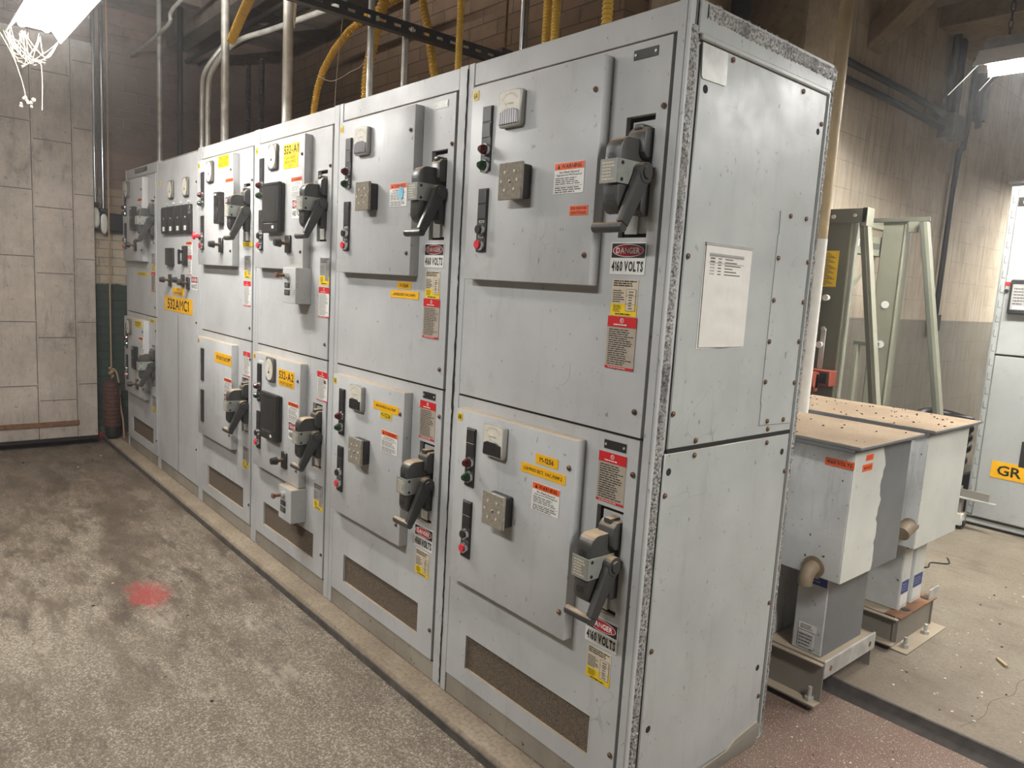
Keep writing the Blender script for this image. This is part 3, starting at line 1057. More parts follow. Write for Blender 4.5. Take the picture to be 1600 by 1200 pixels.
def lbl(parent, name, key, fn, x, z, y=YB, label=None):
    return part(name, key, fn, parent, (x, y, z), label=label)


# section 6
def up6(c, d, b):
    lamps(b, 'U')
    part('ammeter', 'ammstripe', lambda mb: ammeter(mb, cover='striped'), b, (.304, YB, 2.090), label='white ammeter with a lined cover')
    part('relay', 'platerelay', plate_relay, b, (.354, YB, 1.862), label='dusty glass-fronted relay')
    lbl(b, 'warning_label', 'warning', warning_label, .567, 1.863)
    lbl(b, 'bank_label', None, lambda mb: tape(mb, .072, .027, ['321-R 300 KVAR', 'CAPACITOR BANK'], 'orange', .88, .7), .615, 1.769, label='orange tape label')
    lbl(b, 'number_tag', None, lambda mb: tape(mb, .029, .030, '6A', 'yellow', .7, .66, .02), .104, 2.158, label='yellow tag 6A')
    small_plate(d, 2.174, 'relay')
    common(c, d, b, 'U')


def low6(c, d, b):
    lamps(b, 'L')
    part('ammeter', 'ammblack', ammeter, b, (.312, YB, 1.037), label='white ammeter with a black lower cover')
    part('relay', 'platerelay', plate_relay, b, (.360, YB, .818), label='dusty glass-fronted relay')
    lbl(b, 'equipment_tag', None, lambda mb: tape(mb, .10, .030, 'M-1256', 'amber', .62, .55, .02), .553, 1.020)
    lbl(b, 'equipment_tag', None, lambda mb: tape(mb, .20, .030, 'LLB PRESS SECT. VAC. PUMP 2', 'amber', .86, .36, .012), .538, .979)
    lbl(b, 'warning_label', 'warning', warning_label, .558, .900)
    lbl(b, 'number_tag', None, lambda mb: tape(mb, .026, .026, '6B', 'yellow', .7, .66, .02), .103, 1.080, label='yellow tag 6B')
    small_plate(d, 1.112, 'black')
    common(c, d, b, 'L')


def up5(c, d, b):
    lamps(b, 'U')
    part('ammeter', 'ammstripe', lambda mb: ammeter(mb, cover='striped'), b, (.304, YB, 2.090), label='white ammeter with a lined cover')
    part('relay', 'platerelay', plate_relay, b, (.375, YB, 1.863), label='dusty glass-fronted relay')
    w = lbl(b, 'warning_label', 'warning', warning_label, .577, 1.863)
    lbl(b, 'sticker', None, lambda mb: disc(mb, 0, 0, .018, .024, 'bluedot', .003, 20), .598, 1.868, YB - .0005, label='round light blue sticker')
    lbl(b, 'number_tag', None, lambda mb: tape(mb, .029, .030, '5A', 'yellow', .7, .66, .02), .104, 2.158, label='yellow tag 5A')
    small_plate(d, 2.174, 'lightgrey')
    lbl(d, 'equipment_tag', None, lambda mb: tape(mb, .10, .028, 'M-1264', 'amber', .62, .55, .02), .580, 1.520, -.002)
    lbl(d, 'equipment_tag', None, lambda mb: tape(mb, .205, .029, 'LB PRESS SECT VAC. PUMP 1', 'amber', .78, .36, .012), .584, 1.484, -.002)
    common(c, d, b, 'U')


def low5(c, d, b):
    lamps(b, 'L')
    part('ammeter', 'ammblack', ammeter, b, (.322, YB, 1.037), label='white ammeter with a black lower cover')
    part('relay', 'platerelay', plate_relay, b, (.375, YB, .818), label='dusty glass-fronted relay')
    lbl(b, 'equipment_tag', None, lambda mb: tape(mb, .195, .032, 'SUB CONTROL VAC. PUMP', 'amber', .78, .34, .012), .540, 1.028)
    lbl(b, 'equipment_tag', None, lambda mb: tape(mb, .085, .028, 'M-1236', 'yellow', .86, .7, .02), .545, .997, YB - .0005)
    lbl(b, 'warning_label', 'warning', warning_label, .577, .892)
    lbl(b, 'number_tag', None, lambda mb: tape(mb, .026, .026, '5B', 'yellow', .7, .66, .02), .103, 1.080, label='yellow tag 5B')
    small_plate(d, 1.112, 'black')
    common(c, d, b, 'L')


def up4(c, d, b):
    lamps(b, 'U')
    part('meter', 'roundmeter', round_meter, b, (.330, YB, 2.108), label='square meter with a round white dial')
    part('protective_relay', 'bigrelay', big_relay, b, (.362, YB, 1.857), label='large black protective relay')
    lbl(b, 'section_sign', None, lambda mb: tape(mb, .175, .052, '532-A1', 'yellow', .92, .76, .012), .530, 2.128)
    lbl(b, 'section_sign', None, lambda mb: tape(mb, .165, .060, ['UW WEST', 'BOX 3 MCC', '3.1'], 'yellow', 0, .62, .006, (.66, .72, .2)), .525, 2.070)
    lbl(b, 'warning_label', 'warning', warning_label, .595, 1.950)
    lbl(b, 'danger_sign', 'danger', danger_sign, .613, 1.846)
    part('test_switch', 'testswitch', test_switch, b, (.520, YB, 1.680))
    lbl(b, 'number_tag', None, lambda mb: tape(mb, .029, .030, '4A', 'yellow', .7, .66, .02), .104, 2.158, label='yellow tag 4A')
    k = part('key_interlock_box', 'keybox', key_box, c, (.617, -.002, 1.482), label='small grey key interlock box')
    part('key_lock', 'keylock', key_lock, k, (-.012, 0, .046))
    part('rating_label', 'ratinggrey', lambda mb: rating_label(mb, .096, .125, 'bezel'), d, (.826, -.002, 1.558))
    part('notice_label', 'noticewhite', lambda mb: notice_label(mb, .105, .140, 'white'), d, (.826, -.002, 1.415))


def low4(c, d, b):
    lamps(b, 'L')
    part('meter', 'roundmeter', round_meter, b, (.335, YB, 1.041), label='square meter with a round white dial')
    part('protective_relay', 'bigrelay', big_relay, b, (.372, YB, .800), label='large black protective relay')
    lbl(b, 'section_sign', None, lambda mb: (tape(mb, .185, .082, ['532-A2', 'UW DRY END MCC'], 'amber', 0, .0, .012, (.9, .9)) if False else (plate(mb, .185, .082, 'amber'), letters(mb, '532-A2', 0, .012, .172, .040, 'ink', O1, .012), letters(mb, 'UW DRY END MCC', 0, -.027, .158, .018, 'ink', O1, .006))), .515, 1.016)
    lbl(b, 'white_tag', None, lambda mb: plate(mb, .062, .012, 'white'), .190, 1.066)
    lbl(b, 'warning_label', 'warning', warning_label, .605, .864)
    lbl(b, 'danger_sign', 'danger', danger_sign, .615, .764)
    part('test_switch', 'testswitch', test_switch, b, (.517, YB, .598))
    lbl(b, 'number_tag', None, lambda mb: tape(mb, .026, .026, '4B', 'yellow', .7, .66, .02), .103, 1.086, label='yellow tag 4B')
    k = part('key_interlock_box', 'keybox', key_box, c, (.610, -.002, .400), label='small grey key interlock box')
    part('key_lock', 'keylock', key_lock, k, (-.012, 0, .046))
    part('notice_label', 'noticewhite', lambda mb: notice_label(mb, .105, .140, 'white'), d, (.830, -.002, 1.020))
    part('rating_label', 'ratinggrey', lambda mb: rating_label(mb, .096, .125, 'bezel'), d, (.815, -.002, .478))


def up3(c, d, b):
    lamps(b, 'U')
    part('meter', 'roundmeter', round_meter, b, (.325, YB, 2.106), label='square meter with a round white dial')
    part('protective_relay', 'slimrelay', slim_relay, b, (.503, YB, 1.887), label='slim black relay')
    lbl(b, 'section_sign', None, lambda mb: tape(mb, .170, .066, ['TRN 524', 'ACC.VAC'], 'yellow', .82, .7, .01), .530, 2.150)
    lbl(b, 'warning_label', 'warning', warning_label, .628, 2.004)
    lbl(b, 'danger_sign', 'danger', danger_sign, .628, 1.906)
    part('test_switch', 'testswitch', test_switch, b, (.508, YB, 1.676))
    part('mushroom_button', None, lambda mb: (mb.cyl((0, 0, 0), (0, -.03, 0), .012, 'redbutton', 14), mb.cyl((0, -.03, 0), (0, -.042, 0), .024, 'redbutton', 20, .018)), b, (.176, YB - .020, 1.730), label='red mushroom button')
    lbl(b, 'number_tag', None, lambda mb: tape(mb, .029, .030, '3A', 'yellow', .7, .66, .02), .104, 2.158, label='yellow tag 3A')
    lbl(d, 'equipment_tag', None, lambda mb: (plate(mb, .145, .024, 'yellow'), lines(mb, -.06, .06, -.009, .009, 2, 'ink', O1, 3, .95, .45)), .803, 1.683, -.002)
    part('rating_label', 'ratinggrey', lambda mb: rating_label(mb, .096, .125, 'bezel'), d, (.806, -.002, 1.560))
    part('notice_label', 'noticewhite', lambda mb: notice_label(mb, .105, .140, 'white'), d, (.804, -.002, 1.411))


def low3(c, d, b):
    for z in (.9365, .674):
        part('nameplate_strip', 'stripplate', strip_plate, b, (.178, YB, z), label='black blanking strip')
    lbl(b, 'section_sign', None, lambda mb: tape(mb, .275, .062, 'FUTURE STARTER', 'amber', .76, .36, .02), .535, 1.013)
    lbl(b, 'warning_label', 'warning', warning_label, .622, .862)
    lbl(b, 'danger_sign', 'danger', danger_sign, .622, .768)
    lbl(b, 'number_tag', None, lambda mb: tape(mb, .026, .026, '3B', 'amber', .7, .66, .02), .103, 1.080, label='yellow tag 3B')
    part('notice_label', 'noticewhite', lambda mb: notice_label(mb, .105, .140, 'white'), d, (.808, -.002, 1.013))
    part('rating_label', 'ratinggrey', lambda mb: rating_label(mb, .096, .125, 'bezel'), d, (.806, -.002, .468))


def up1(c, d, b):
    lamps(b, 'U')
    part('meter', 'roundmeter', round_meter, b, (.255, YB, 2.112), label='square meter with a round white dial')
    part('protective_relay', 'slimrelay', slim_relay, b, (.470, YB, 1.882), label='slim black relay')
    lbl(b, 'warning_label', 'warning', warning_label, .610, 1.985)
    part('test_switch', 'testswitch', test_switch, b, (.475, YB, 1.676))
    lbl(d, 'equipment_tag', None, lambda mb: (plate(mb, .30, .026, 'yellow'), lines(mb, -.13, .13, -.01, .01, 2, 'ink', O1, 4, .9, .45)), .500, 1.462, -.002)
    part('rating_label', 'ratinggrey', lambda mb: rating_label(mb, .096, .125, 'bezel'), d, (.806, -.002, 1.560))
    part('notice_label', 'noticebeige', lambda mb: notice_label(mb, body='beige'), d, (.804, -.002, 1.411))
    def header(mb):
        mb.box((-.17, -.003, -.016), (.17, 0, .016), 'relay')
        lines(mb, -.14, .14, -.009, .009, 1, 'bezel', .0036, 7, 1, .6)
    part('header_plate', None, header, c, (.470, .002, 2.255), label='dark header plate')


def low1(c, d, b):
    lamps(b, 'L')
    part('meter', 'roundmeter', round_meter, b, (.270, YB, 1.03), label='square meter with a round white dial')
    part('protective_relay', 'slimrelay', slim_relay, b, (.470, YB, .80), label='slim black relay')
    lbl(b, 'section_sign', None, lambda mb: (plate(mb, .22, .05, 'yellow'), lines(mb, -.09, .09, -.02, .02, 3, 'ink', O1, 5, .9, .45)), .520, 1.070)
    lbl(b, 'warning_label', 'warning', warning_label, .600, .93)
    lbl(b, 'danger_sign', 'danger', danger_sign, .615, .80)
    part('test_switch', 'testswitch', test_switch, b, (.490, YB, .590))
    part('rating_label', 'ratinggrey', lambda mb: rating_label(mb, .096, .125, 'bezel'), d, (.806, -.002, .478))
    lbl(d, 'equipment_tag', None, lambda mb: (plate(mb, .13, .026, 'yellow'), lines(mb, -.05, .05, -.01, .01, 2, 'ink', O1, 4, .9, .45)), .770, 1.115, -.002)


c6 = section(1, 'grey switchgear cabinet at the near end of the row, yellow tags 6A and 6B', up6, low6)
c5 = section(2, 'grey switchgear cabinet second from the near end, yellow tags 5A and 5B', up5, low5)
c4 = section(3, 'grey switchgear cabinet marked 532-A1 and 532-A2 with two small key interlock boxes', up4, low4)
c3 = section(4, 'grey switchgear cabinet with the yellow FUTURE STARTER sign on its lower panel', up3, low3)
c1 = section(6, 'grey switchgear cabinet at the far end of the row, by the hanging rope', up1, low1)


# section 2: the incoming compartment with one tall door
def incoming():
    c = thing('switchgear_cabinet', 'grey switchgear cabinet with one tall door and the yellow 532AMC1 sign', 'electrical cabinet', (SEAM[5], 0, 0))
    part('cabinet_body', None, lambda mb: body(mb, SEAM[4] - SEAM[5] - .003, False, True), c)
    d = part('tall_door', None, lambda mb: (mb.box((.030, -.002, .082), (.896, .016, 2.268), 'cab', .002), mb.box((.478, -.003, .09), (.482, -.0015, 1.2), 'gap')), c)
    for x in (.35, .68):
        part('meter', 'roundmeter', round_meter, d, (x, -.002, 2.06), label='square meter with a round white dial')
    def cell(mb):
        mb.box((-.075, -.022, -.092), (.075, 0, .092), 'relay', .003)
        mb.box((-.066, -.027, -.082), (.066, -.022, .082), 'black', .002)
        rect(mb, -.025, .025, -.075, -.045, 'white', .0275)
        mb.cyl((0, -.027, .01), (0, -.030, .01), .006, 'bezel', 8)
        mb.cyl((0, -.002, .112), (0, -.010, .112), .006, 'white', 8)
    for k in range(4):
        part('relay', 'cell', cell, d, (.245 + .160 * k, -.002, 1.852), label='black cased relay')
    part('relay', None, lambda mb: (mb.box((-.08, -.02, -.06), (.08, 0, .06), 'relay', .003), mb.box((-.01, -.024, -.066), (.075, -.02, .056), 'black', .002)), d, (.325, -.002, 1.602), label='square black relay')
    part('switch_handle', None, lambda mb: (mb.box((-.05, -.012, -.06), (.05, 0, .07), 'relay', .003), mb.box((-.03, -.045, -.055), (-.012, -.03, .045), 'black', .004), mb.box((-.03, -.04, .02), (-.012, -.01, .04), 'black'), mb.box((-.03, -.04, -.05), (-.012, -.01, -.03), 'black')), d, (.650, -.002, 1.607), label='black pull handle')
    part('warning_label', 'warning', warning_label, d, (.725, -.002, 1.660))
    part('notice_label', 'noticewhite2', lambda mb: notice_label(mb, .10, .13, 'white'), d, (.730, -.002, 1.550))
    for x, z in ((.315, 1.437), (.605, 1.444), (.715, 1.430)):
        part('test_switch', 'testswitch', test_switch, d, (x, -.002, z))
    part('section_sign', None, lambda mb: tape(mb, .255, .052, ['MCC', 'INCOMING LINE'], 'amber', 0, .62, .015, (.25, .72)), d, (.490, -.002, 1.366))
    part('section_sign', None, lambda mb: tape(mb, .625, .104, '532AMC1', 'amber', .76, .72, .012), d, (.482, -.002, 1.273))
    part('danger_sign', 'danger', danger_sign, d, (.838, -.002, 1.436), label='DANGER sign')
    for z in (1.18, .33, 2.08):
        part('screw', 'screw', screw, d, (.875, -.002, z))
    part('number_tag', None, lambda mb: tape(mb, .029, .030, '2', 'yellow', .4, .66, .02), d, (.07, -.002, 2.12), label='yellow tag')
    return c


c2 = incoming()


# side panelling of the near cabinet (children of section 6; local x = W at the outer face)
SX = -SEAM[1]


def sideplate(name, y0, y1, z0, z1, th, mat, bev=.002, label=None):
    return part(name, None, lambda mb: mb.box((SX, y0, z0), (SX + th, y1, z1), mat, bev), c6, label=label)


def dimple(mb, y, z, r, mat, out):
    mb.cyl((SX + out, y, z), (SX + out + .0012, y, z), r, mat, 14)


ups = part('side_panel', None, lambda mb: (mb.box((SX, .052, 1.124), (SX + .006, .708, 2.190), 'cabside', .003), dimple(mb, .078, 2.078, .011, 'gap', .005), dimple(mb, .675, 2.075, .010, 'gap', .005)), c6)
los = part('side_panel', None, lambda mb: (mb.box((SX, .044, .045), (SX + .006, .708, 1.113), 'cabside', .003), *[dimple(mb, y, z, .011, 'gap', .005) for y, z in ((.067, 1.060), (.670, 1.054), (.666, .294), (.078, .287))]), c6)
part('side_seam', None, lambda mb: mb.box((SX, .05, 1.1135), (SX + .0058, .708, 1.1235), 'gap'), c6)
cov = part('cover_plate', None, lambda mb: mb.prism([(.503, 1.815), (.700, 1.820), (.700, 1.150), (.508, 1.156), (.508, 1.225), (.503, 1.23), (.503, 1.74), (.507, 1.75)], 'x', SX + .006, SX + .009, 'cabside'), c6)


def sscrew(mb):
    mb.cyl((0, 0, 0), (.004, 0, 0), .0075, 'screw', 10)
    mb.cyl((.004, 0, 0), (.006, 0, 0), .0055, 'screw', 10, .003)


for y, z in ((.187, 2.175), (.562, 2.172), (.690, 2.100), (.066, 1.65), (.062, 1.224), (.178, 1.139), (.563, 1.140)):
    part('screw', 'sscrew', sscrew, ups, (SX + .006, y, z))
for y, z in ((.567, 1.095), (.179, 1.096), (.058, .994), (.060, .535), (.699, .985), (.694, .523), (.690, .183)):
    part('screw', 'sscrew', sscrew, los, (SX + .006, y, z))
for y, z in ((.56, 1.805), (.655, 1.806), (.514, 1.675), (.513, 1.547), (.512, 1.42), (.514, 1.294), (.55, 1.167), (.648, 1.165), (.694, 1.674), (.693, 1.546), (.693, 1.419), (.693, 1.284)):
    part('screw', 'sscrew', sscrew, cov, (SX + .009, y, z))
part('galvanised_plate', None, lambda mb: mb.prism([(.048, 2.186), (.160, 2.186), (.164, 2.108), (.158, 2.102), (.060, 2.100), (.054, 2.106)], 'x', SX + .006, SX + .009, 'steel'), c6, label='small galvanised plate')


def pouch(mb):
    side = lambda p: (SX + .007 - p[1], p[0], p[2])
    n = 14
    vs, fs = [], []
    for j in range(n + 1):
        for k in range(9):
            z = 1.690 - .284 * j / n
            y = .141 + .226 * k / 8 + .003 * j / n
            sag = .004 + .005 * abs(math.sin(j * .95 + abs(k - 4) * -.35)) * (j > 4) * math.sin(PI * k / 8)
            vs.append((SX + .0065 + sag, y, z))
    for j in range(n):
        for k in range(8):
            a = j * 9 + k
            fs.append((a, a + 9, a + 10, a + 1))
    mb.add(vs, fs, 'clearsleeve', True)
    mb.box((SX + .006, .139, 1.402), (SX + .0075, .371, 1.694), 'white')
    mb.box((SX + .0075, .139, 1.686), (SX + .0115, .369, 1.694), 'bezel')
    tf = lambda p: (SX + .0108 - p[1], .256 + p[0], p[2])
    for r in range(11):
        z = 1.652 - r * .0085
        rect(mb, -.092, -.070, z - .002, z + .002, 'greyink' if r < 2 else 'bezel', 0.0, tf)
        rect(mb, -.055, -.038, z - .0015, z + .0015, 'greyink', 0.0, tf)
        rect(mb, -.022, .018 + .02 * ((r * 7) % 3), z - .0015, z + .0015, 'greyink', 0.0, tf)
    for z in (1.660, 1.640, 1.552):
        rect(mb, -.098, .072, z - .0006, z + .0006, 'greyink', 0.0001, tf)
    rect(mb, -.098, .072, 1.656, 1.666, 'bezel', 0.0, tf)


part('document_pouch', None, pouch, c6, label='clear sleeve holding a printed list')


def caulk_strip(mb, pts, w, amp=.005, seed=3, base=.003):
    """Lumpy bead of sealant following a straight run on the side face."""
    rnd = random.Random(seed)
    (ya, za), (yb, zb) = pts
    n = int(math.hypot(yb - ya, zb - za) / .008)
    vs, fs = [], []
    dy, dz = yb - ya, zb - za
    L = math.hypot(dy, dz)
    ny, nz = -dz / L, dy / L
    for i in range(n + 1):
        s = i / n
        ww = w * rnd.uniform(.80, 1.12)
        for k in range(5):
            q = (k / 4 - .5) * ww
            h = base + amp * math.sin(PI * k / 4) * rnd.uniform(.4, 1.1)
            vs.append((SX + (h if 0 < k < 4 else -.001), ya + dy * s + ny * q, za + dz * s + nz * q))
    for i in range(n):
        for k in range(4):
            a = i * 5 + k
            fs.append((a, a + 1, a + 6, a + 5))
    mb.add(vs, fs, 'caulk', True)


part('sealant_bead', None, lambda mb: caulk_strip(mb, ((.020, .02), (.020, 2.22)), .042, .007), c6, label='rough grey sealant along the corner')
part('sealant_bead', None, lambda mb: caulk_strip(mb, ((.740, .02), (.740, 2.25)), .030, .006, 8), c6, label='rough grey sealant along the back corner')
part('sealant_bead', None, lambda mb: caulk_strip(mb, ((.06, 2.264), (.75, 2.258)), .060, .004, 12, .0075), c6, label='rough grey sealant smeared along the top edge')
part('top_trim', None, lambda mb: (mb.box((SX, .03, 2.205), (SX + .006, .735, 2.288), 'cabside', .003), mb.box((SX, .04, 2.192), (SX + .012, .715, 2.207), 'cabside', .003), mb.box((SX, .72, .02), (SX + .008, .727, 2.2), 'cabside')), c6)
part('corner_post', None, lambda mb: (mb.box((SX - .034, -.006, 0), (SX - .0062, .010, 2.30), 'cab', .002), mb.box((SX - .006, -.006, 0), (SX + .003, .006, 2.30), 'cab', .002)), c6)
part('bent_flap', None, lambda mb: mb.prism([(.10, .0), (.70, .0), (.722, .06), (.70, .085), (.56, .066), (.52, .045), (.10, .022)], 'x', SX + .004, SX + .010, 'skid', .001), c6, label='bent dirty base flange')


# strip joints between sections carry a run of dark tar between 5 and 6
def tar(mb):
    rnd = random.Random(2)
    n = 130
    vs, fs = [], []
    for i in range(n + 1):
        z = .02 + 2.25 * i / n
        w = .0028 * rnd.uniform(.7, 1.5) + (.004 if 1.0 < z < 1.35 else 0) * rnd.random()
        o = .002 * rnd.uniform(-1, 1)
        vs += [(o - w, -.0022, z), (o, -.004, z), (o + w, -.0022, z)]
    for i in range(n):
        a = i * 3
        fs += [(a, a + 1, a + 4, a + 3), (a + 1, a + 2, a + 5, a + 4)]
    mb.add(vs, fs, 'gap', True)


part('joint_filler', None, tar, c6, (-.002, 0, 0), label='black filler in the cabinet joint')

# ---------------------------------------------------------------- the room
mb = MB()
mb.box((-6.2, -6.0, -.30), (3.6, -.098, -.05), 'floor')
structure(mb, 'floor')
mb = MB()      # plinth the cabinets stand on, ending in the curb along the aisle
mb.box((-6.2, -.062, -.30), (3.6, .0, -.001), 'curb')
mb.prism([(-.0985, -.05), (-.0985, -.016), (-.090, -.004), (-.078, -.001), (-.062, -.001), (-.062, -.05)], 'x', -6.2, 3.6, 'curb')
mb.box((-6.2, -.104, -.051), (3.6, -.0975, -.016), 'curbdark', .002)
structure(mb, 'trim_1')
mb = MB()
mb.box((-6.2, .0, -.30), (3.6, 1.255, -.0005), 'redfloor')
structure(mb, 'floor_pad')
mb = MB()
mb.box((-6.2, 1.300, -.30), (3.6, 12.0, .045), 'backfloor')
structure(mb, 'floor_back')
mb = MB()
mb.prism([(1.2550, -.05), (1.2552, -.002), (1.282, .018), (1.300, .046), (1.312, .0465), (1.312, -.05)], 'x', -6.2, 3.6, 'stepdark')
structure(mb, 'trim_2')

mb = MB()
mb.box((-6.30, -6, -.3), (-6.06, 1.6, 4.4), 'brickleft')
structure(mb, 'wall_left')
mb = MB()
mb.box((-6.06, 1.52, -.3), (-1.62, 1.72, 4.4), 'brickback')
structure(mb, 'wall_back')
mb = MB()
mb.box((-1.86, 1.72, -.3), (-1.60, 12.0, 4.4), 'block')
structure(mb, 'wall_right')
mb = MB()
mb.box((-1.6, 12.0, -.3), (3.6, 12.2, 4.4), 'block')
structure(mb, 'wall_end')
mb = MB()
mb.box((-6.3, -6, 4.3), (3.6, 12.2, 4.45), 'ceiling')
mb.box((-6.06, -6, 3.66), (-1.62, 1.52, 3.74), 'ceiling')
structure(mb, 'ceiling')
mb = MB()
for y in (-2.9, -1.35, .45):
    mb.box((-6.06, y, 3.44), (-1.62, y + .16, 3.66), 'ceilbeam', .01)
for x in (-5.2, -4.1, -3.0, -1.9):
    mb.box((x, -5, 3.56), (x + .10, 1.52, 3.66), 'ceilbeam', .006)
structure(mb, 'trim_3')
mb = MB()      # concrete beam and ledge on the right-hand side
mb.prism([(5.55, 3.98), (5.95, 3.98), (6.05, 3.90), (6.35, 3.90), (6.35, 4.3), (5.55, 4.3)], 'x', -1.60, 3.6, 'concrete')
mb.box((-1.60, 4.95, 3.99), (3.6, 5.10, 4.3), 'ceilbeam')
structure(mb, 'trim_4')
mb = MB()
mb.box((-1.60, 2.64, .045), (-1.20, 3.07, 4.3), 'concrete', .015)
structure(mb, 'trim_5')

# knee brace cast against the right wall
mb = MB()
mb.prism([(-1.60, 3.50), (-1.60, 3.68), (-.92, 4.30), (-.68, 4.30)], 'y', 4.26, 4.50, 'concrete', .01)
structure(mb, 'trim_6')

# tin-clad sliding fire door
mb = MB()
DX = -5.90
mb.box((DX - .08, -3.2, .03), (DX, -.168, 3.3), 'tin', .003)
cols = [-3.2, -2.45, -1.75, -1.12, -.598, -.315, -.168]
for y in cols[1:-1]:
    mb.box((DX, y - .006, .03), (DX + .006, y + .006, 3.3), 'tin', .002)
    mb.box((DX, y - .011, .03), (DX + .0015, y - .006, 3.3), 'tinseam')
rnd = random.Random(4)
for k in range(len(cols) - 1):
    z = .36 + (.13 if k % 2 else 0)
    while z < 3.2:
        mb.box((DX, cols[k], z), (DX + .004, cols[k + 1], z + .008), 'tin', .0015)
        mb.box((DX, cols[k], z - .005), (DX + .0015, cols[k + 1], z), 'tinseam')
        z += .53
dr = structure(mb, 'door_1')
mb = MB()
mb.box((DX + .004, -3.2, .135), (DX + .012, -.31, .175), 'rust', .001)
build(mb, 'guide_bar', dr, label='brown steel guide bar')
mb = MB()
mb.box((DX - .08, -3.2, -.0), (DX - .01, -.175, .03), 'duct')
build(mb, 'bottom_seal', dr, label='dark bottom edge')

# black duct across the brick between door and cabinet
mb = MB()
mb.box((-6.058, -.172, 1.80), (-5.98, .35, 1.955), 'duct', .01)
o = build(mb, 'cable_trunking')
tag(o, 'black horizontal trunking on the brick wall behind the rope', 'trunking')

# two steel conduits with pull fittings beside the fire door
for k, (y, zb, w) in enumerate(((-.140, 1.905, .030), (-.078, 1.86, .030))):
    t_ = thing('wall_conduit', ('bright steel conduit beside the fire door edge, ending in a white pull fitting' if k == 0 else 'bright steel conduit nearer the rope, its white pull fitting hanging lower'), 'conduit', (-6.0, y, 0))
    part('pipe', None, lambda mb: mb.tube([(0, 0, zb + .10), (0, 0, 3.66)], .017, 'chrome', 12, 1), t_)
    def lb(mb):
        prof = [(.028 * math.cos(2 * PI * a / 24), .085 * math.copysign(abs(math.sin(2 * PI * a / 24)) ** .6, math.sin(2 * PI * a / 24))) for a in range(24)]
        mb.prism(prof, 'x', -.03, .03, 'steel', .004)
        mb.prism([(a * .75, b * .86) for a, b in prof], 'x', .03, .034, 'whitepost', .001)
    part('pull_fitting', None, lb, t_, (0, 0, zb), label='white oval pull fitting')
    part('clamp', None, lambda mb: mb.box((-.058, -.03, zb + .10), (.022, .03, zb + .13), 'darkconduit', .003), t_, label='dark clamp')

# counterweight rope
rw = thing('rope_counterweight', 'rusty ribbed counterweight hanging on a rope between fire door and cabinets', 'counterweight', (-5.86, -.065, -.10))
part('rope', None, lambda mb: (mb.tube([(0, 0, .66), (.0, -.002, 1.5), (-.004, 0, 2.4), (0, 0, 3.76)], .006, 'rope', 8), mb.tube([(0, .0, .72), (.02, .03, .70), (.03, .05, .60), (.035, .06, .40), (.03, .08, .26), (.03, .085, .16), (.03, .09, .06)], .007, 'rope', 8)), rw)
def weight(mb):
    for k in range(11):
        z = .215 + k * .035
        r = .068 + (.004 if 3 < k < 8 else 0)
        mb.cyl((0, 0, z), (0, 0, z + .030), r, 'weight', 24)
        mb.cyl((0, 0, z + .029), (0, 0, z + .036), r - .008, 'weight', 20)
    mb.cyl((0, 0, .12), (0, 0, .215), .055, 'black', 20)
    mb.cyl((0, 0, .60), (0, 0, .66), .012, 'weight', 8)
part('weight', None, weight, rw, label='stack of rusty weight discs')
part('knot', None, lambda mb: [mb.tube([(.018 * math.cos(a * 1.9 + k), .018 * math.sin(a * 1.9 + k), .645 + .012 * a + .01 * k) for a in range(6)], .007, 'rope', 7, 4) for k in range(4)], rw)


# ---------------------------------------------------------------- strip lights
def fixture(name, label, loc, L, w=.30, tube='tube'):
    t_ = thing(name, label, 'light fixture', loc)
    def hood(mb):
        for (p, q, m) in (([(-w / 2, 0), (-w * .22, .10), (w * .22, .10), (w / 2, 0), (w / 2 - .004, 0), (w * .22 - .003, .096), (-w * .22 + .003, .096), (-w / 2 + .004, 0)], None, 'hood'),):
            mb.prism(p, 'x', 0, L, m)
        mb.prism([(-w * .22, .101), (-w * .20, .16), (w * .20, .16), (w * .22, .101)], 'x', .02, L - .02, 'hoodtop')
        for x in (0, L - .012):
            mb.prism([(-w * .20, .0955), (w * .20, .0955), (w * .20, .05), (-w * .20, .05)], 'x', x, x + .012, 'hood')
    part('reflector', None, hood, t_, label='white reflector')
    for s in (-1, 1):
        part('tube_lamp', None, lambda mb: mb.cyl((.03, s * .055, .055), (L - .03, s * .055, .055),   .019, tube, 14), t_, label='lit fluorescent tube')
    return t_


f1 = fixture('strip_light', 'long lit strip light over the aisle, top left, cobwebs at its end', (-3.63, -.887, 2.70), 1.22, .256)
part('hanger_rod', None, lambda mb: [mb.cyl((x, 0, .15), (x, 0, .96), .006, 'darkconduit', 8) for x in (.2, 1.0)], f1)
f2 = fixture('strip_light', 'lit strip light on a chain by the right-hand block wall, top right', (-.435, 3.245, 2.90), 1.22, .272, 'tube2')
def chain(mb):
    for k in range(29):
        z = .16 + k * .047
        a = k % 2
        pts = [(.12 + (.011 * math.cos(b) if a else 0), (0 if a else .011 * math.cos(b)), z + .026 + .030 * math.sin(b)) for b in [2 * PI * i / 8 for i in range(9)]]
        mb.tube(pts, .0035, 'darkconduit', 6, 2, cap=False)
part('chain', None, chain, f2)
part('guard_wire', None, lambda mb: [mb.tube([(.03 + .14 * k, -.14, .0), (-.12 + .16 * k, -.10, -.13)], .003, 'whitepost', 6, 1) for k in (0, 1)], f2)

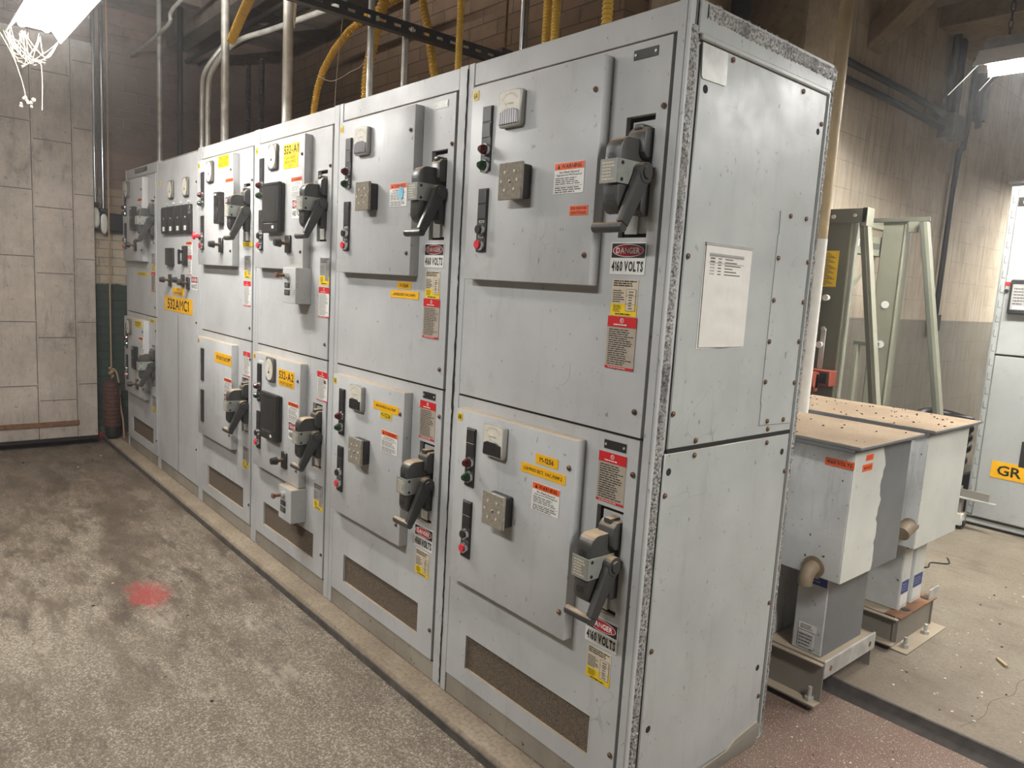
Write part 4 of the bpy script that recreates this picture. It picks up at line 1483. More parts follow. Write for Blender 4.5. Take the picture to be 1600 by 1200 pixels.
# cobwebs hanging off the end of the aisle light
mb = MB()
rnd = random.Random(11)
bx, by, bz = -3.63, -.887, 2.695
ends = [(-.0, -.12, 0), (.0, -.05, 0.03), (0, .03, .02), (0, .11, .0)]
for a in range(4):
    for b in range(a + 1, 4):
        p, q = ends[a], ends[b]
        m_ = [(p[k] + q[k]) / 2 + rnd.uniform(-.02, .02) for k in range(3)]
        mb.tube([(bx + p[0], by + p[1], bz + p[2]), (bx + m_[0], by + m_[1], bz + m_[2] - .09 - .03 * rnd.random()), (bx + q[0], by + q[1], bz + q[2])], .0018, 'cobweb', 6)
mb.tube([(bx, by - .15, bz), (bx, by - .09, bz - .12), (bx, by - .05, bz - .26), (bx, by - .045, bz - .32)], .002, 'cobweb', 6)
mb.tube([(bx, by + .03, bz - .10), (bx, by + .035, bz - .22), (bx, by + .03, bz - .36)], .0018, 'cobweb', 6)
for k in range(9):
    c_ = Vector((bx, by - .045, bz - .33)) + Vector((rnd.uniform(-.02, .02), rnd.uniform(-.035, .035), rnd.uniform(-.025, .02)))
    bm = bmesh.new()
    bmesh.ops.create_icosphere(bm, subdivisions=1, radius=rnd.uniform(.007, .014), matrix=Matrix.Translation(c_))
    mb.bm(bm, 'cobweb')
for k in range(16):
    p = ends[rnd.randrange(4)]
    mb.tube([(bx + rnd.uniform(0, .1), by + p[1] + rnd.uniform(-.02, .02), bz + .01), (bx, by + p[1] * .6 + rnd.uniform(-.04, .04), bz - rnd.uniform(.04, .12)), (bx, by + rnd.uniform(-.06, .06), bz - rnd.uniform(.08, .16))], .0011, 'cobweb', 5)
o = build(mb, 'cobweb')
tag(o, 'dusty cobweb tangle dangling from the end of the aisle strip light', 'cobweb')

# ---------------------------------------------------------------- pipes and hoses above the cabinets
def riser(name, label, cat, pts, r, mat, group=None, rib=0, ribd=0, sub=6):
    mb = MB()
    P = [Vector(p) for p in pts]
    mb.tube([p - P[0] for p in P], r, mat, 14, sub, rib, ribd)
    o = build(mb, name, loc=tuple(P[0]))
    return tag(o, label, cat, group)


TOP = 2.287
G1 = 'steel conduits rising from the cabinets'
G2 = 'yellow hoses above the cabinets'
riser('conduit_pipe', 'thin steel conduit with a bend, left of the close pair over the FUTURE STARTER cabinet', 'conduit', [(-4.46, .25, TOP), (-4.46, .25, 2.75), (-4.43, .26, 2.92), (-4.32, .35, 3.10), (-4.2, .5, 3.4), (-4.2, .52, 3.66)], .017, 'steel', G1)
riser('conduit_pipe', 'thin steel conduit with a bend, right of the close pair over the FUTURE STARTER cabinet', 'conduit', [(-4.335, .25, TOP), (-4.335, .25, 2.75), (-4.29, .27, 2.92), (-4.10, .36, 3.08), (-3.8, .5, 3.14), (-3.0, .6, 3.14)], .018, 'steel', G1)
riser('conduit_pipe', 'straight pale conduit just right of the bent pair', 'conduit', [(-4.0, .25, TOP), (-4.0, .25, 3.66)], .026, 'steel', G1, sub=1)
riser('conduit_pipe', 'thick pale conduit standing over the 532-A1 cabinet', 'conduit', [(-2.995, .25, TOP), (-2.995, .25, 3.66)], .0285, 'steel', G1, sub=1)
riser('conduit_pipe', 'steel conduit clamped to the slotted channel, nearer the aisle', 'conduit', [(-1.801, .11, TOP), (-1.801, .11, 3.66)], .0145, 'steel', G1, sub=1)
riser('conduit_pipe', 'dull grey conduit clamped to the slotted channel between two yellow hoses', 'conduit', [(-1.801, .285, TOP), (-1.801, .285, 3.66)], .0145, 'steel', G1, sub=1)
riser('conduit_pipe', 'bright chromed conduit over the left part of the near cabinet', 'conduit', [(-.936, .25, TOP), (-.936, .25, 3.66)], .015, 'chrome', G1, sub=1)
riser('conduit_pipe', 'steel conduit rising from the far-end cabinet by the brick wall', 'conduit', [(-5.52, .25, TOP), (-5.52, .25, 3.66)], .020, 'steel', G1, sub=1)
riser('conduit_pipe', 'dark conduit standing behind the far-end cabinet riser', 'conduit', [(-5.55, .42, TOP), (-5.55, .42, 3.66)], .022, 'darkconduit', G1, sub=1)
riser('yellow_hose', 'slim ribbed yellow hose leaning right over the 532-A1 cabinet', 'hose', [(-2.86, .35, TOP), (-2.855, .35, 2.47), (-2.751, .35, 2.66), (-2.50, .37, 2.82), (-2.36, .50, 2.95), (-2.27, .75, 3.14), (-2.2, .95, 3.4)], .0195, 'hose', G2, .014, .003, 2)
riser('yellow_hose', 'thick ribbed yellow hose leaning right behind the conduit, left of the slotted channel clamp', 'hose', [(-2.215, .32, TOP), (-2.205, .32, 2.45), (-2.196, .32, 2.56), (-2.128, .32, 2.73), (-2.075, .32, 2.83), (-2.02, .32, 2.97), (-1.98, .33, 3.3)], .027, 'hose', G2, .02, .004, 2)
riser('yellow_hose', 'ribbed yellow hose behind the slotted channel, bowing left at the top', 'hose', [(-1.825, .47, TOP), (-1.828, .47, 2.42), (-1.836, .47, 2.512), (-1.879, .47, 2.653), (-1.907, .47, 2.746), (-1.961, .47, 2.874), (-2.03, .47, 3.2)], .020, 'hose', G2, .02, .004, 2)
riser('yellow_hose', 'slim yellow hose rising straight in front of the slotted channel', 'hose', [(-1.335, .25, TOP), (-1.335, .25, 2.7), (-1.345, .25, 3.25)], .0145, 'hose', G2, .012, .0015, 2)
riser('yellow_hose', 'left one of the twin yellow hoses over the near cabinet', 'hose', [(-.815, .25, TOP), (-.815, .25, 2.7), (-.82, .25, 3.3)], .0155, 'hose', G2, .011, .002, 2)
riser('yellow_hose', 'right one of the twin yellow hoses over the near cabinet', 'hose', [(-.770, .25, TOP), (-.770, .25, 2.7), (-.775, .25, 3.3)], .0155, 'hose', G2, .011, .002, 2)
riser('yellow_hose', 'ribbed yellow hose nearest the front corner of the near cabinet', 'hose', [(-.526, .25, TOP), (-.526, .25, 2.7), (-.53, .25, 3.3)], .0185, 'hose', G2, .015, .003, 2)
riser('yellow_hose', 'cut end of a yellow hose hanging from above, left of the others', 'hose', [(-2.91, -.10, 2.735), (-2.70, -.10, 2.865), (-2.40, -.10, 3.03), (-2.15, -.16, 3.2), (-2.0, -.25, 3.43)], .024, 'hose', G2, .016, .002, 2)
riser('flexible_conduit', 'grey ribbed flexible conduit left of the straight pale conduit', 'conduit', [(-4.30, .52, TOP), (-4.30, .52, 3.0)], .020, 'darkconduit', 'grey flexible conduits', .016, .004, 1)
riser('flexible_conduit', 'grey ribbed flexible conduit right of the straight pale conduit', 'conduit', [(-4.05, .52, TOP), (-4.05, .52, 3.0)], .020, 'darkconduit', 'grey flexible conduits', .016, .004, 1)
riser('overhead_conduit', 'thin conduit running under the ceiling toward the far brick wall', 'conduit', [(-6.04, .16, 3.30), (-4.9, .14, 3.30), (-4.5, .12, 3.38), (-1.9, .12, 3.38)], .014, 'steel', 'overhead conduits')
riser('overhead_conduit', 'pair of overhead conduits, the nearer of the two', 'conduit', [(-6.04, .62, 3.36), (-1.7, .62, 3.36)], .02, 'darkconduit', 'overhead conduits', sub=1)
riser('overhead_conduit', 'pair of overhead conduits, the farther of the two', 'conduit', [(-6.04, .74, 3.36), (-1.7, .74, 3.36)], .02, 'darkconduit', 'overhead conduits', sub=1)

st = thing('slotted_channel', 'black slotted steel channel carrying pipes over the cabinets', 'channel', (-1.75, 0, 2.62))
part('channel', None, lambda mb: mb.slab(-.35, .90, 0, .055, 0, .003, [(-.33 + .075 * k, -.295 + .075 * k, .021, .034) for k in range(16)], 'darkconduit'), st, rot=(0, 0, PI / 2))
part('channel_flange', None, lambda mb: (mb.box((-.035, -.35, 0), (-.003, .90, .003), 'darkconduit'), mb.box((-.035, -.35, .052), (-.003, .90, .055), 'darkconduit')), st)
for y in (.11, .285):
    part('clamp_bolt', 'cbolt', lambda mb: mb.box((-.002, -.007, -.010), (.010, .007, .010), 'steel', .002), st, (.0, y, .027))
part('hanger_rod', None, lambda mb: (mb.cyl((-.018, .84, .05), (-.018, .84, 1.04), .006, 'rust', 8), mb.box((-.04, .80, .05), (.01, .88, .075), 'darkconduit', .002)), st)

# stray cobweb strands among the pipes
mb = MB()
rnd = random.Random(21)
def strand(pts, r=.002):
    mb.tube(pts, r, 'cobweb', 5)
strand([(-2.72, .30, 2.62), (-2.55, .30, 2.56), (-2.35, .30, 2.57), (-2.2, .3, 2.60), (-2.08, .25, 2.75)])
strand([(-2.44, .3, 2.85), (-2.47, .3, 2.7), (-2.50, .3, 2.5), (-2.50, .3, TOP)], .0018)
for k in range(7):
    x = -2.45 + rnd.uniform(-.05, .05)
    strand([(x, 0.05, 3.1), (x + rnd.uniform(-.04, .04), .05, 2.98), (-2.455 + rnd.uniform(-.012, .012), .05, 2.86), (-2.46, .05, 2.72 + .1 * rnd.random())], .003)
o = build(mb, 'cobweb')
tag(o, 'cobweb strands strung between the yellow hoses', 'cobweb')

# ---------------------------------------------------------------- right-hand side
# pole beside the cabinet corner
pl = thing('post', 'slender round post behind the near cabinet corner, tan above and white below', 'post', (-.449, 1.65, 0))
part('upper_pole', None, lambda mb: mb.cyl((0, 0, 1.83), (0, 0, 4.3), .029, 'woodtan', 18), pl, label='tan upper half')
part('lower_pole', None, lambda mb: mb.cyl((0, 0, .045), (0, 0, 1.83), .031, 'whitepost', 18), pl, label='white lower half')


# capacitor units
def cap_unit(label, y0, y1, zf, stickers, near):
    u = thing('capacitor_unit', label, 'capacitor', (0, y0, zf))
    D = y1 - y0
    zt = 1.05 - zf
    xr, xl = .072, -.86
    def lid(mb):
        mb.box((xl - .03, -.035, zt - .012), (xr + .035, D + .035, zt), 'cap_dark', .002)
        mb.box((xl - .028, -.033, zt - .024), (xr + .012, D + .012, zt - .012), 'cap_dark')
        mb.add([(xl - .028, -.033, zt + .0008), (xr + .033, -.033, zt + .0008), (xr + .033, D + .033, zt + .0008), (xl - .028, D + .033, zt + .0008)], [(0, 1, 2, 3)], 'dustbed')
    part('lid', None, lid, u, label='lid thick with tan dust')
    zb = .525 - zf
    def hous(mb):
        mb.box((xl, 0, zb), (xr, D, zt - .03), 'cap_front', .003)
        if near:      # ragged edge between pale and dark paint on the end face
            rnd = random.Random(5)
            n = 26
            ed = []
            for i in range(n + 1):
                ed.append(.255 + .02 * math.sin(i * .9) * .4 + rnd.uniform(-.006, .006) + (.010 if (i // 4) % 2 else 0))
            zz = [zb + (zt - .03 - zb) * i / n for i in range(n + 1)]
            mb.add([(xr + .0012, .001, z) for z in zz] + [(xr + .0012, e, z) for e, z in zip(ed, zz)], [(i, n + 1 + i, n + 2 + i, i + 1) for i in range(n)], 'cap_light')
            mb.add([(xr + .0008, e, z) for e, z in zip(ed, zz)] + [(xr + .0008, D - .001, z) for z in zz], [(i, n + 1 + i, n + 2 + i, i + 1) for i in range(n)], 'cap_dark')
        else:
            mb.quad((xr + .001, .001, zb), (xr + .001, D - .001, zb), (xr + .001, D - .001, zt - .03), (xr + .001, .001, zt - .03), 'cap_light')
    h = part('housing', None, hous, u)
    part('bushing', None, lambda mb: (mb.tube([(xr - .10, .03, zb + .035), (xr - .10, -.03, zb + .030), (xr - .10, -.055, zb + .005), (xr - .10, -.058, zb - .02)], .027, 'bushing', 20, 3), mb.cyl((xr - .10, -.058, zb - .0203), (xr - .10, -.058, zb - .0205), .022, 'gap', 16), mb.cyl((xr - .10, -.001, zb + .035), (xr - .10, -.006, zb + .035), .042, 'bushing', 20)) if near else mb.tube([(xr - .03, .02, zb + .10), (xr - .03, -.04, zb + .09), (xr - .03, -.075, zb + .075)], .033, 'bushing', 20, 1), u, label='tan conduit bushing')
    # cans
    zc = .185 - zf
    if near:
        for k, x in enumerate((-.118, -.335, -.55)):
            def can(mb, k=k, x=x):
                mb.box((x, .075, zc), (x + .122, D - .08, zb + .06), 'cap_front', .004)
                if k == 0:
                    mb.quad((x + .1225, .078, zc), (x + .1225, D - .083, zc), (x + .1225, D - .083, zb), (x + .1225, .078, zb), 'cap_dark')
                    rect(mb, x + .006, x + .116, zb - .06, zb - .020, 'blue', -.0735)
                    lines(mb, x + .018, x + .10, zb - .052, zb - .028, 2, 'bezel', -.073, 7, .95, .4)
                    rect(mb, x + .022, x + .096, zc + .085, zc + .115, 'white', -.0735)
                    lines(mb, x + .03, x + .088, zc + .090, zc + .110, 3, 'ink', -.073, 3, .95, .4)
                    mb.box((x + .024, .072, zc + .015), (x + .088, .076, zc + .078), 'cap_front', .001)
                    lines(mb, x + .028, x + .084, zc + .02, zc + .074, 4, 'greyink', -.0715, 6, .95, .35)
            part('capacitor_can', None, can, u)
    else:
        for k, (a, b) in enumerate(((.125, .225), (.262, .385))):
            def can(mb, a=a, b=b, k=k):
                mb.box((-.36, a, zc), (-.004, b, zb + .06), 'cap_front', .004)
                side = lambda p: (-.0025 - p[1], p[0], p[2])
                mb.quad((-.0032, a + .003, zc), (-.0032, b - .003, zc), (-.0032, b - .003, zb), (-.0032, a + .003, zb), 'cap_light')
                for z0, z1 in ((zc + .075, zc + .135), (zb - .05, zb - .005)):
                    rect(mb, a + .012, b - .010, z0, z1, 'blue', .0, side)
                    lines(mb, a + .02, b - .02, z0 + .01, z1 - .01, 3, 'bezel', .0004, 4, .9, .35, side)
                rect(mb, a + .014, b - .012, zc + .02, zc + .070, 'white', .0, side)
            part('capacitor_can', None, can, u)
    # skid
    def skid(mb):
        z1 = zc
        mb.box((xl + .05, .05, z1 - .006), (.030, D - .02, z1), 'skid')
        y = .035
        mb.box((xl + .03, y, .030), (.040, y + .006, z1), 'skid', .001)          # channel web facing the walkway
        mb.box((xl + .03, y - .050, .024), (.040, y + .004, .031), 'skid', .001)
        mb.box((xl + .03, y - .020, z1 - .006), (.040, y + .004, z1), 'skid', .001)
        mb.box((xl + .03, D - .03, .0), (.034, D - .024, z1), 'skid', .001)
    part('skid_frame', None, skid, u)
    if near:
        def rail(mb):
            mb.box((.034, .04, zc - .062), (.042, D - .02, zc + .008), 'steel', .001)
            for y in (.09, D - .07):
                mb.cyl((.042, y, zc - .03), (.0425, y, zc - .03), .012, 'rust', 12)
        part('end_rail', None, rail, u, label='pale end rail with rusty holes')
        part('levelling_bolt', 'lbolt', lambda mb: (mb.cyl((0, 0, -.045), (0, 0, .085), .008, 'steel', 10), mb.cyl((0, 0, .031), (0, 0, .045), .018, 'steel', 6), mb.cyl((0, 0, -.045), (0, 0, -.040), .02, 'steel', 12)), u, (.005, .018, 0))
    else:
        def rail(mb):
            mb.box((-.03, .05, zc - .005), (.045, D - .02, zc + .002), 'rust', .001)
            mb.box((.02, .03, .0), (.026, D, zc), 'skid', .001)
            mb.box((.02, .02, 0), (.095, D, .006), 'skid')
            for y in (.11, D - .14):
                mb.cyl((.014, y + .06, zc + .002), (.014, y + .06, zc + .004), .02, 'relay', 14)
                mb.cyl((.06, y - .02, .006), (.06, y - .02, .05), .008, 'steel', 8)
                mb.cyl((.06, y - .02, .006), (.06, y - .02, .02), .018, 'steel', 6)
            mb.box((.030, D - .09, zc + .0), (.036, D + .02, zc + .05), 'steel', .001)
        part('end_rail', None, rail, u, label='rusty end rail bolted to the floor')
    for fn in stickers:
        part('voltage_sticker', None, fn, u, label='orange sticker')
    return u


t = NT('dust_bed')
a = t.noise(t.coords(), 3.2, 5, 0.6)
b = t.noise(t.coords(), 120, 3, 0.7)
g = t.noise(t.coords(), 55, 2, 0.5)
col = t.mix(t.ramp(a, 0.35, 0.65), s2l((146, 126, 103)), s2l((172, 152, 126)))
col = t.mix(t.ramp(b, 0.45, 0.7, 0, 0.6), col, s2l((120, 98, 78)))
col = t.mix(t.ramp(g, 0.64, 0.70, 0, 0.5), col, s2l((196, 120, 88)))
t.color(col)
t.b.inputs['Roughness'].default_value = 0.95
t.bump(b, 0.5, 0.004)
M['dustbed'] = t.m
M['bushing'] = plain('tan_bushing', (136, 120, 98), 0.6, var=0.15)

y0n = 1.065
side_n = lambda p: (.0738 - p[1], p[0], p[2])


def st_front(mb):
    plate(mb, .108, .028, 'orange', .0012, lambda p: (p[0] + .022, p[1] - .0005, p[2] + .971))
    letters(mb, '4160 VOLTS', .022, .971, .092, .014, 'ink', .0022, .015)


def st_side(mb):
    plate(mb, .060, .022, 'orange', .0008, lambda p: side_n((p[0] + .125, p[1], p[2] + .992)))
    lines(mb, .10, .15, .984, 1.000, 2, 'red', .0012, 3, .95, .45, side_n)
    plate(mb, .080, .026, 'orange', .0008, lambda p: side_n((p[0] + .115, p[1], p[2] + .955)))
    letters(mb, '4160 VOLTS', .115, .955, .066, .012, 'ink', .0012, .015, side_n)


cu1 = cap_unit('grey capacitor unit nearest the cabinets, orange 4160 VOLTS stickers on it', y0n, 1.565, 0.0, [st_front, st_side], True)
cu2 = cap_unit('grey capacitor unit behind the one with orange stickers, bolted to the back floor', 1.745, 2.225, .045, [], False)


# debris lying on lids and floors
def scatter(name, label, area_, n, size, mat, seed, z, cat='debris'):
    rnd = random.Random(seed)
    mb = MB()
    (x0, x1), (y0, y1) = area_
    for k in range(n):
        s = size * rnd.uniform(.4, 1.3)
        cx, cy, a = rnd.uniform(x0, x1), rnd.uniform(y0, y1), rnd.uniform(0, PI)
        bm = bmesh.new()
        bmesh.ops.create_icosphere(bm, subdivisions=1, radius=s)
        for v in bm.verts:
            v.co = Vector((v.co.x * rnd.uniform(.7, 1.3), v.co.y * rnd.uniform(.5, .9), max(v.co.z * .6, -s * .3)))
        bmesh.ops.transform(bm, matrix=Matrix.Translation((cx, cy, z + s * .3)) @ Matrix.Rotation(a, 4, 'Z'), verts=bm.verts)
        mb.bm(bm, mat if isinstance(mat, str) else rnd.choice(mat))
    o = build(mb, name)
    return tag(o, label, cat, None, 'stuff')


scatter('paint_crumbs', 'dark crumbs scattered on the lid of the front capacitor unit', ((-.75, .09), (1.05, 1.58)), 34, .0045, 'chips', 3, 1.051)
scatter('paint_crumbs', 'dark crumbs scattered on the lid of the rear capacitor unit', ((-.75, .09), (1.73, 2.24)), 70, .005, 'chips', 5, 1.051)
scatter('floor_debris', 'dark crumbs and pale flakes scattered over the floor right of the capacitor units', ((.08, 1.5), (1.4, 3.8)), 380, .0055, ('chips', 'paintchips', 'flake', 'flake'), 7, .0455)
scatter('floor_debris', 'pale flakes and dark crumbs on the reddish floor at the cabinet end', ((.03, .9), (.0, 1.2)), 220, .0036, ('flake', 'flake', 'paintchips', 'chips'), 12, .0)
scatter('floor_debris', 'small pale and dark scraps on the aisle floor', ((-5.5, -.4), (-2.4, -.2)), 60, .008, ('paintchips', 'chips'), 15, -.05)
mb = MB()
mb.box((-.035, -.006, 0), (.035, .006, .012), 'woodtan', .002)
o = build(mb, 'wood_splinter', loc=(.375, 2.054, .0455), rot=(0, 0, -.75))
tag(o, 'small pale stick lying on the floor right of the capacitor units', 'stick')
mb = MB()
mb.tube([(0, 0, .004), (.05, .08, .004), (.03, .18, .004), (.10, .26, .004), (.06, .36, .006)], .004, 'darkconduit', 6)
o = build(mb, 'loose_wire', loc=(-.33, 2.95, .045))
tag(o, 'loose dark wire lying on the floor beside the rear capacitor unit', 'wire')

# cracks in the back floor
mb = MB()
for pts in ([(.50, 2.06), (.47, 1.93), (.49, 1.80), (.45, 1.66), (.47, 1.52), (.44, 1.36)], [(.95, 2.6), (.86, 2.5), (.84, 2.38), (.74, 2.3)]):
    mb.tube([(x, y, .0442) for x, y in pts], .0012, 'gap', 6, 3)
tag(build(mb, 'floor_crack'), 'thin dark cracks in the concrete floor right of the dark step', 'crack', None, 'stuff')

# ---------------------------------------------------------------- lifting gantry by the block wall
ga = thing('lifting_gantry', 'grey-green steel lifting gantry with a hand winch behind the capacitor units', 'gantry', (0, 0, .045))
def column(mb, y, x0, x1, top):
    d = .10
    mb.box((x0, y, 0), (x1, y + .005, top), 'olive' if y < 3.5 else 'olivelight', .001)
    for x in (x0, x1 - .005):
        mb.box((x, y, 0), (x + .005, y + d, top), 'olivelight', .001)
    mb.cyl((x1 - .004, y + .004, 0), (x1 - .004, y + .004, top), .011, 'olivelight', 12)
part('column', None, lambda mb: column(mb, 3.20, -1.244, -1.038, 2.09), ga)
part('column', None, lambda mb: column(mb, 4.00, -1.195, -1.035, 2.12), ga, label='lighter column at the back')
def leg(mb, y, xt, xb, zt, w=.052):
    mb.prism([(xt, zt), (xt + w, zt), (xb + w, 0), (xb, 0)], 'y', y, y + .06, 'olivelight')
    mb.prism([(xt + .005, zt), (xt + w * .6, zt), (xb + w * .6, 0), (xb + .005, 0)], 'y', y - .004, y, 'olive')
part('brace_leg', None, lambda mb: leg(mb, 3.20, -1.012, -.655, 2.08), ga)
part('brace_leg', None, lambda mb: leg(mb, 3.94, -.930, -.530, 2.10, .050), ga)
part('head_plate', None, lambda mb: (mb.box((-1.250, 3.172, 2.02), (-.948, 3.197, 2.11), 'olive', .002), mb.cyl((-1.158, 3.172, 2.06), (-1.158, 3.160, 2.06), .013, 'steel', 10), mb.cyl((-1.02, 3.172, 2.065), (-1.02, 3.163, 2.065), .010, 'steel', 10), mb.box((-.976, 3.172, 2.0), (-.944, 3.27, 2.115), 'olivelight', .002)), ga)
part('head_plate', None, lambda mb: (mb.box((-1.30, 3.978, 2.105), (-.875, 3.995, 2.135), 'olive', .002), mb.box((-1.01, 3.978, 2.03), (-.945, 4.0, 2.105), 'olivelight', .002)), ga)
part('cross_beam', None, lambda mb: (mb.box((-1.262, 3.20, 1.86), (-1.205, 4.09, 2.0), 'olivelight', .003), mb.box((-1.205, 3.22, 1.91), (-1.202, 4.0, 1.95), 'olive'), mb.box((-1.2, 3.60, 1.91), (-1.198, 3.66, 1.96), 'white')), ga)
part('cross_beam', None, lambda mb: mb.box((-1.24, 3.20, 2.05), (-1.19, 4.09, 2.09), 'olivelight', .003), ga)
def lattice(mb):
    for (a, b) in (((3.28, 1.30), (4.02, 1.86)), ((3.28, 1.33), (4.02, .48)), ((4.02, .50), (3.28, .06))):
        (ya, za), (yb, zb) = a, b
        d = Vector((yb - ya, zb - za)).normalized()
        n = Vector((-d.y, d.x)) * .018
        mb.prism([(ya + n.x, za + n.y), (yb + n.x, zb + n.y), (yb - n.x, zb - n.y), (ya - n.x, za - n.y)], 'x', -1.244, -1.237, 'olivelight')
part('cross_brace', None, lattice, ga)
part('inner_rail', None, lambda mb: (mb.box((-1.255, 3.88, 0), (-1.222, 3.93, 1.22), 'olivelight', .002), mb.box((-1.255, 3.88, 1.21), (-1.09, 3.93, 1.24), 'olive', .002)), ga)
def instr(mb):
    mb.box((-1.233, 3.1975, 1.61), (-1.107, 3.1995, 1.845), 'yellow')
    for k in range(22):
        rect(mb, -1.226, -1.226 + .055 + .055 * ((k * 5) % 7) / 7, 1.62 + k * .0098, 1.6245 + k * .0098, 'greyink', -3.1971)
part('instruction_label', None, instr, ga, label='yellow instruction label')
for x, z in ((-1.152, 1.537), (-1.160, 1.225)):
    part('knob', 'whiteknob', lambda mb: (mb.cyl((0, 0, 0), (0, -.022, 0), .019, 'white', 14), mb.cyl((0, -.022, 0), (0, -.034, 0), .021, 'white', 14)), ga, (x, 3.198, z), label='white plastic knob')
for z in (1.515, 1.225):
    part('cap_plug', 'capplug', lambda mb: mb.cyl((0, 0, 0), (0, -.004, 0), .027, 'white', 16), ga, (-1.113, 3.9995, z), label='white round plug')
def winch(mb):
    mb.box((-1.238, 3.09, .962), (-1.026, 3.198, 1.065), 'rustred', .003)
    mb.box((-1.09, 3.082, .98), (-1.04, 3.089, 1.05), 'gap')
    mb.cyl((-1.20, 3.05, 1.0), (-1.09, 3.05, 1.0), .055, 'rustred', 20)
    mb.box((-1.238, 3.03, .92), (-1.09, 3.09, 1.05), 'rustred', .012, seg=2)
w_ = part('winch', None, winch, ga, label='red oxide hand winch')
part('crank_handle', None, lambda mb: (mb.cyl((-1.158, 3.03, 1.01), (-1.158, 2.99, 1.01), .025, 'steel', 14), mb.tube([(-1.158, 3.0, 1.01), (-1.146, 2.99, .90), (-1.112, 2.99, .74), (-1.078, 2.99, .64)], .013, 'steel', 8), mb.tube([(-1.133, 2.985, .855), (-1.106, 2.985, .72)], .016, 'rustred', 8, 1), mb.tube([(-1.078, 2.99, .64), (-1.09, 2.93, .61), (-1.11, 2.86, .60)], .013, 'darkconduit', 8)), w_)
part('latch_bar', None, lambda mb: (mb.box((-1.167, 3.188, 1.065), (-1.132, 3.197, 1.335), 'steel', .002), mb.cyl((-1.15, 3.188, 1.335), (-1.15, 3.175, 1.335), .013, 'steel', 10)), ga)

# ---------------------------------------------------------------- ground cabinet cut by the frame edge
gc = thing('control_cabinet', 'grey control cabinet at the right edge with a yellow GR sign', 'electrical cabinet', (-.49, 4.25, .045))
def gbody(mb):
    mb.box((0, 0, .02), (1.2, .62, 2.375), 'cabside', .004)
    mb.box((-.004, .02, 0), (1.2, .6, .02), 'relay')
    mb.box((-.02, -.02, 2.36), (1.2, .30, 2.385), 'relay', .003)
part('cabinet_body', None, gbody, gc)
part('hinge_strip', None, lambda mb: (mb.box((.012, -.006, .09), (.044, 0, 2.33), 'cabside', .001), [mb.box((.020, -.0075, .14 + k * .10), (.040, -.006, .143 + k * .10), 'gap') for k in range(22)], [mb.box((.020, -.0075, .14 + k * .10), (.022, -.006, .19 + k * .10), 'gap') for k in range(22)]), gc)
gd1 = part('upper_door', None, lambda mb: mb.box((.050, -.012, 1.225), (1.19, 0, 2.330), 'cabside', .003), gc)
gd2 = part('lower_door', None, lambda mb: mb.box((.050, -.012, .075), (1.19, 0, 1.212), 'cabside', .003), gc)
part('door_gap', None, lambda mb: mb.box((.044, -.006, 1.212), (1.19, .0, 1.225), 'gap'), gc)
part('kick_gap', None, lambda mb: mb.box((.004, -.004, .058), (1.19, .0, .068), 'gap'), gc)
part('maker_plate', None, lambda mb: (mb.box((.055, -.015, 2.215), (.30, -.012, 2.275), 'relay', .001), disc(mb, .105, 2.245, .022, .022, 'white', .0154, 20), disc(mb, .105, 2.245, .018, .018, 'relay', .0157, 20), letters(mb, 'M', .105, 2.245, .016, .018, 'white', .016, 0)), gd1, label='dark maker plate')
part('number_label', None, lambda mb: (mb.box((.085, -.0135, 2.08), (.25, -.012, 2.14), 'white'), letters(mb, '13.', .118, 2.11, .034, .024, 'ink', .0138, .01)), gd1, label='white label')
part('status_display', None, lambda mb: (mb.box((.088, -.05, 1.50), (.42, -.012, 1.73), 'black', .008), mb.box((.105, -.052, 1.53), (.40, -.05, 1.70), 'bezel', .002), lines(mb, .115, .20, 1.56, 1.68, 6, 'ink', .0525, 4, .8, .3), rect(mb, .12, .30, 1.535, 1.555, 'white', .0525)), gd1, label='black framed display')
part('red_label', None, lambda mb: mb.box((.048, -.0135, 1.690), (.104, -.012, 1.715), 'red'), gd1, label='red label')
part('indicator', None, lambda mb: (mb.cyl((.062, -.012, 1.655), (.062, -.02, 1.655), .012, 'black', 14), mb.box((.052, -.014, 1.735), (.072, -.012, 1.760), 'white')), gd1)
part('vent_window', None, lambda mb: mb.box((.282, -.016, .478), (.6, -.012, .655), 'black', .002), gd2, label='black window')
part('ground_sign', None, lambda mb: (mb.box((.125, -.0145, .375), (.72, -.012, .490), 'amber'), letters(mb, 'GR', .235, .4325, .145, .070, 'ink', .0150, .015)), gd2, label='yellow sign reading GR')

# rail truck and hoses beside it
mb = MB()
t_ = thing('rail_dolly', 'low steel rail dolly sticking out beside the grey control cabinet', 'dolly', (-.56, 4.09, .045))
part('rail', None, lambda mb: (mb.box((0, 0, .225), (.25, .008, .28), 'skid', .002), mb.box((0, -.04, .218), (.30, .0, .226), 'steel', .001), mb.box((0, -.03, .10), (.10, .02, .22), 'skid', .002)), t_)
part('rail', None, lambda mb: (mb.box((-.02, .10, .225), (.055, .108, .28), 'steel', .002), mb.box((-.02, .10, .0), (.03, .13, .225), 'skid', .002)), t_)
part('base_block', None, lambda mb: (mb.box((-.02, -.06, .03), (.12, .04, .115), 'cap_light', .004), mb.cyl((.10, -.03, .035), (.10, .0, .035), .035, 'black', 14)), t_, label='chipped white base block with a castor')
mb = MB()
for k in range(4):
    z = .13 + .07 * k
    mb.tube([(.17 * math.cos(a), .17 * math.sin(a), z + .012 * math.sin(2 * a + k)) for a in [2 * PI * i / 12 for i in range(13)]], .034, 'black', 10, 3)
mb.tube([(-.15, -.05, .034), (.0, -.17, .034), (.16, -.05, .036), (.08, .15, .036), (-.1, .14, .06)], .034, 'black', 10, 4)
o = build(mb, 'hose_coil', loc=(-.80, 4.55, .40))
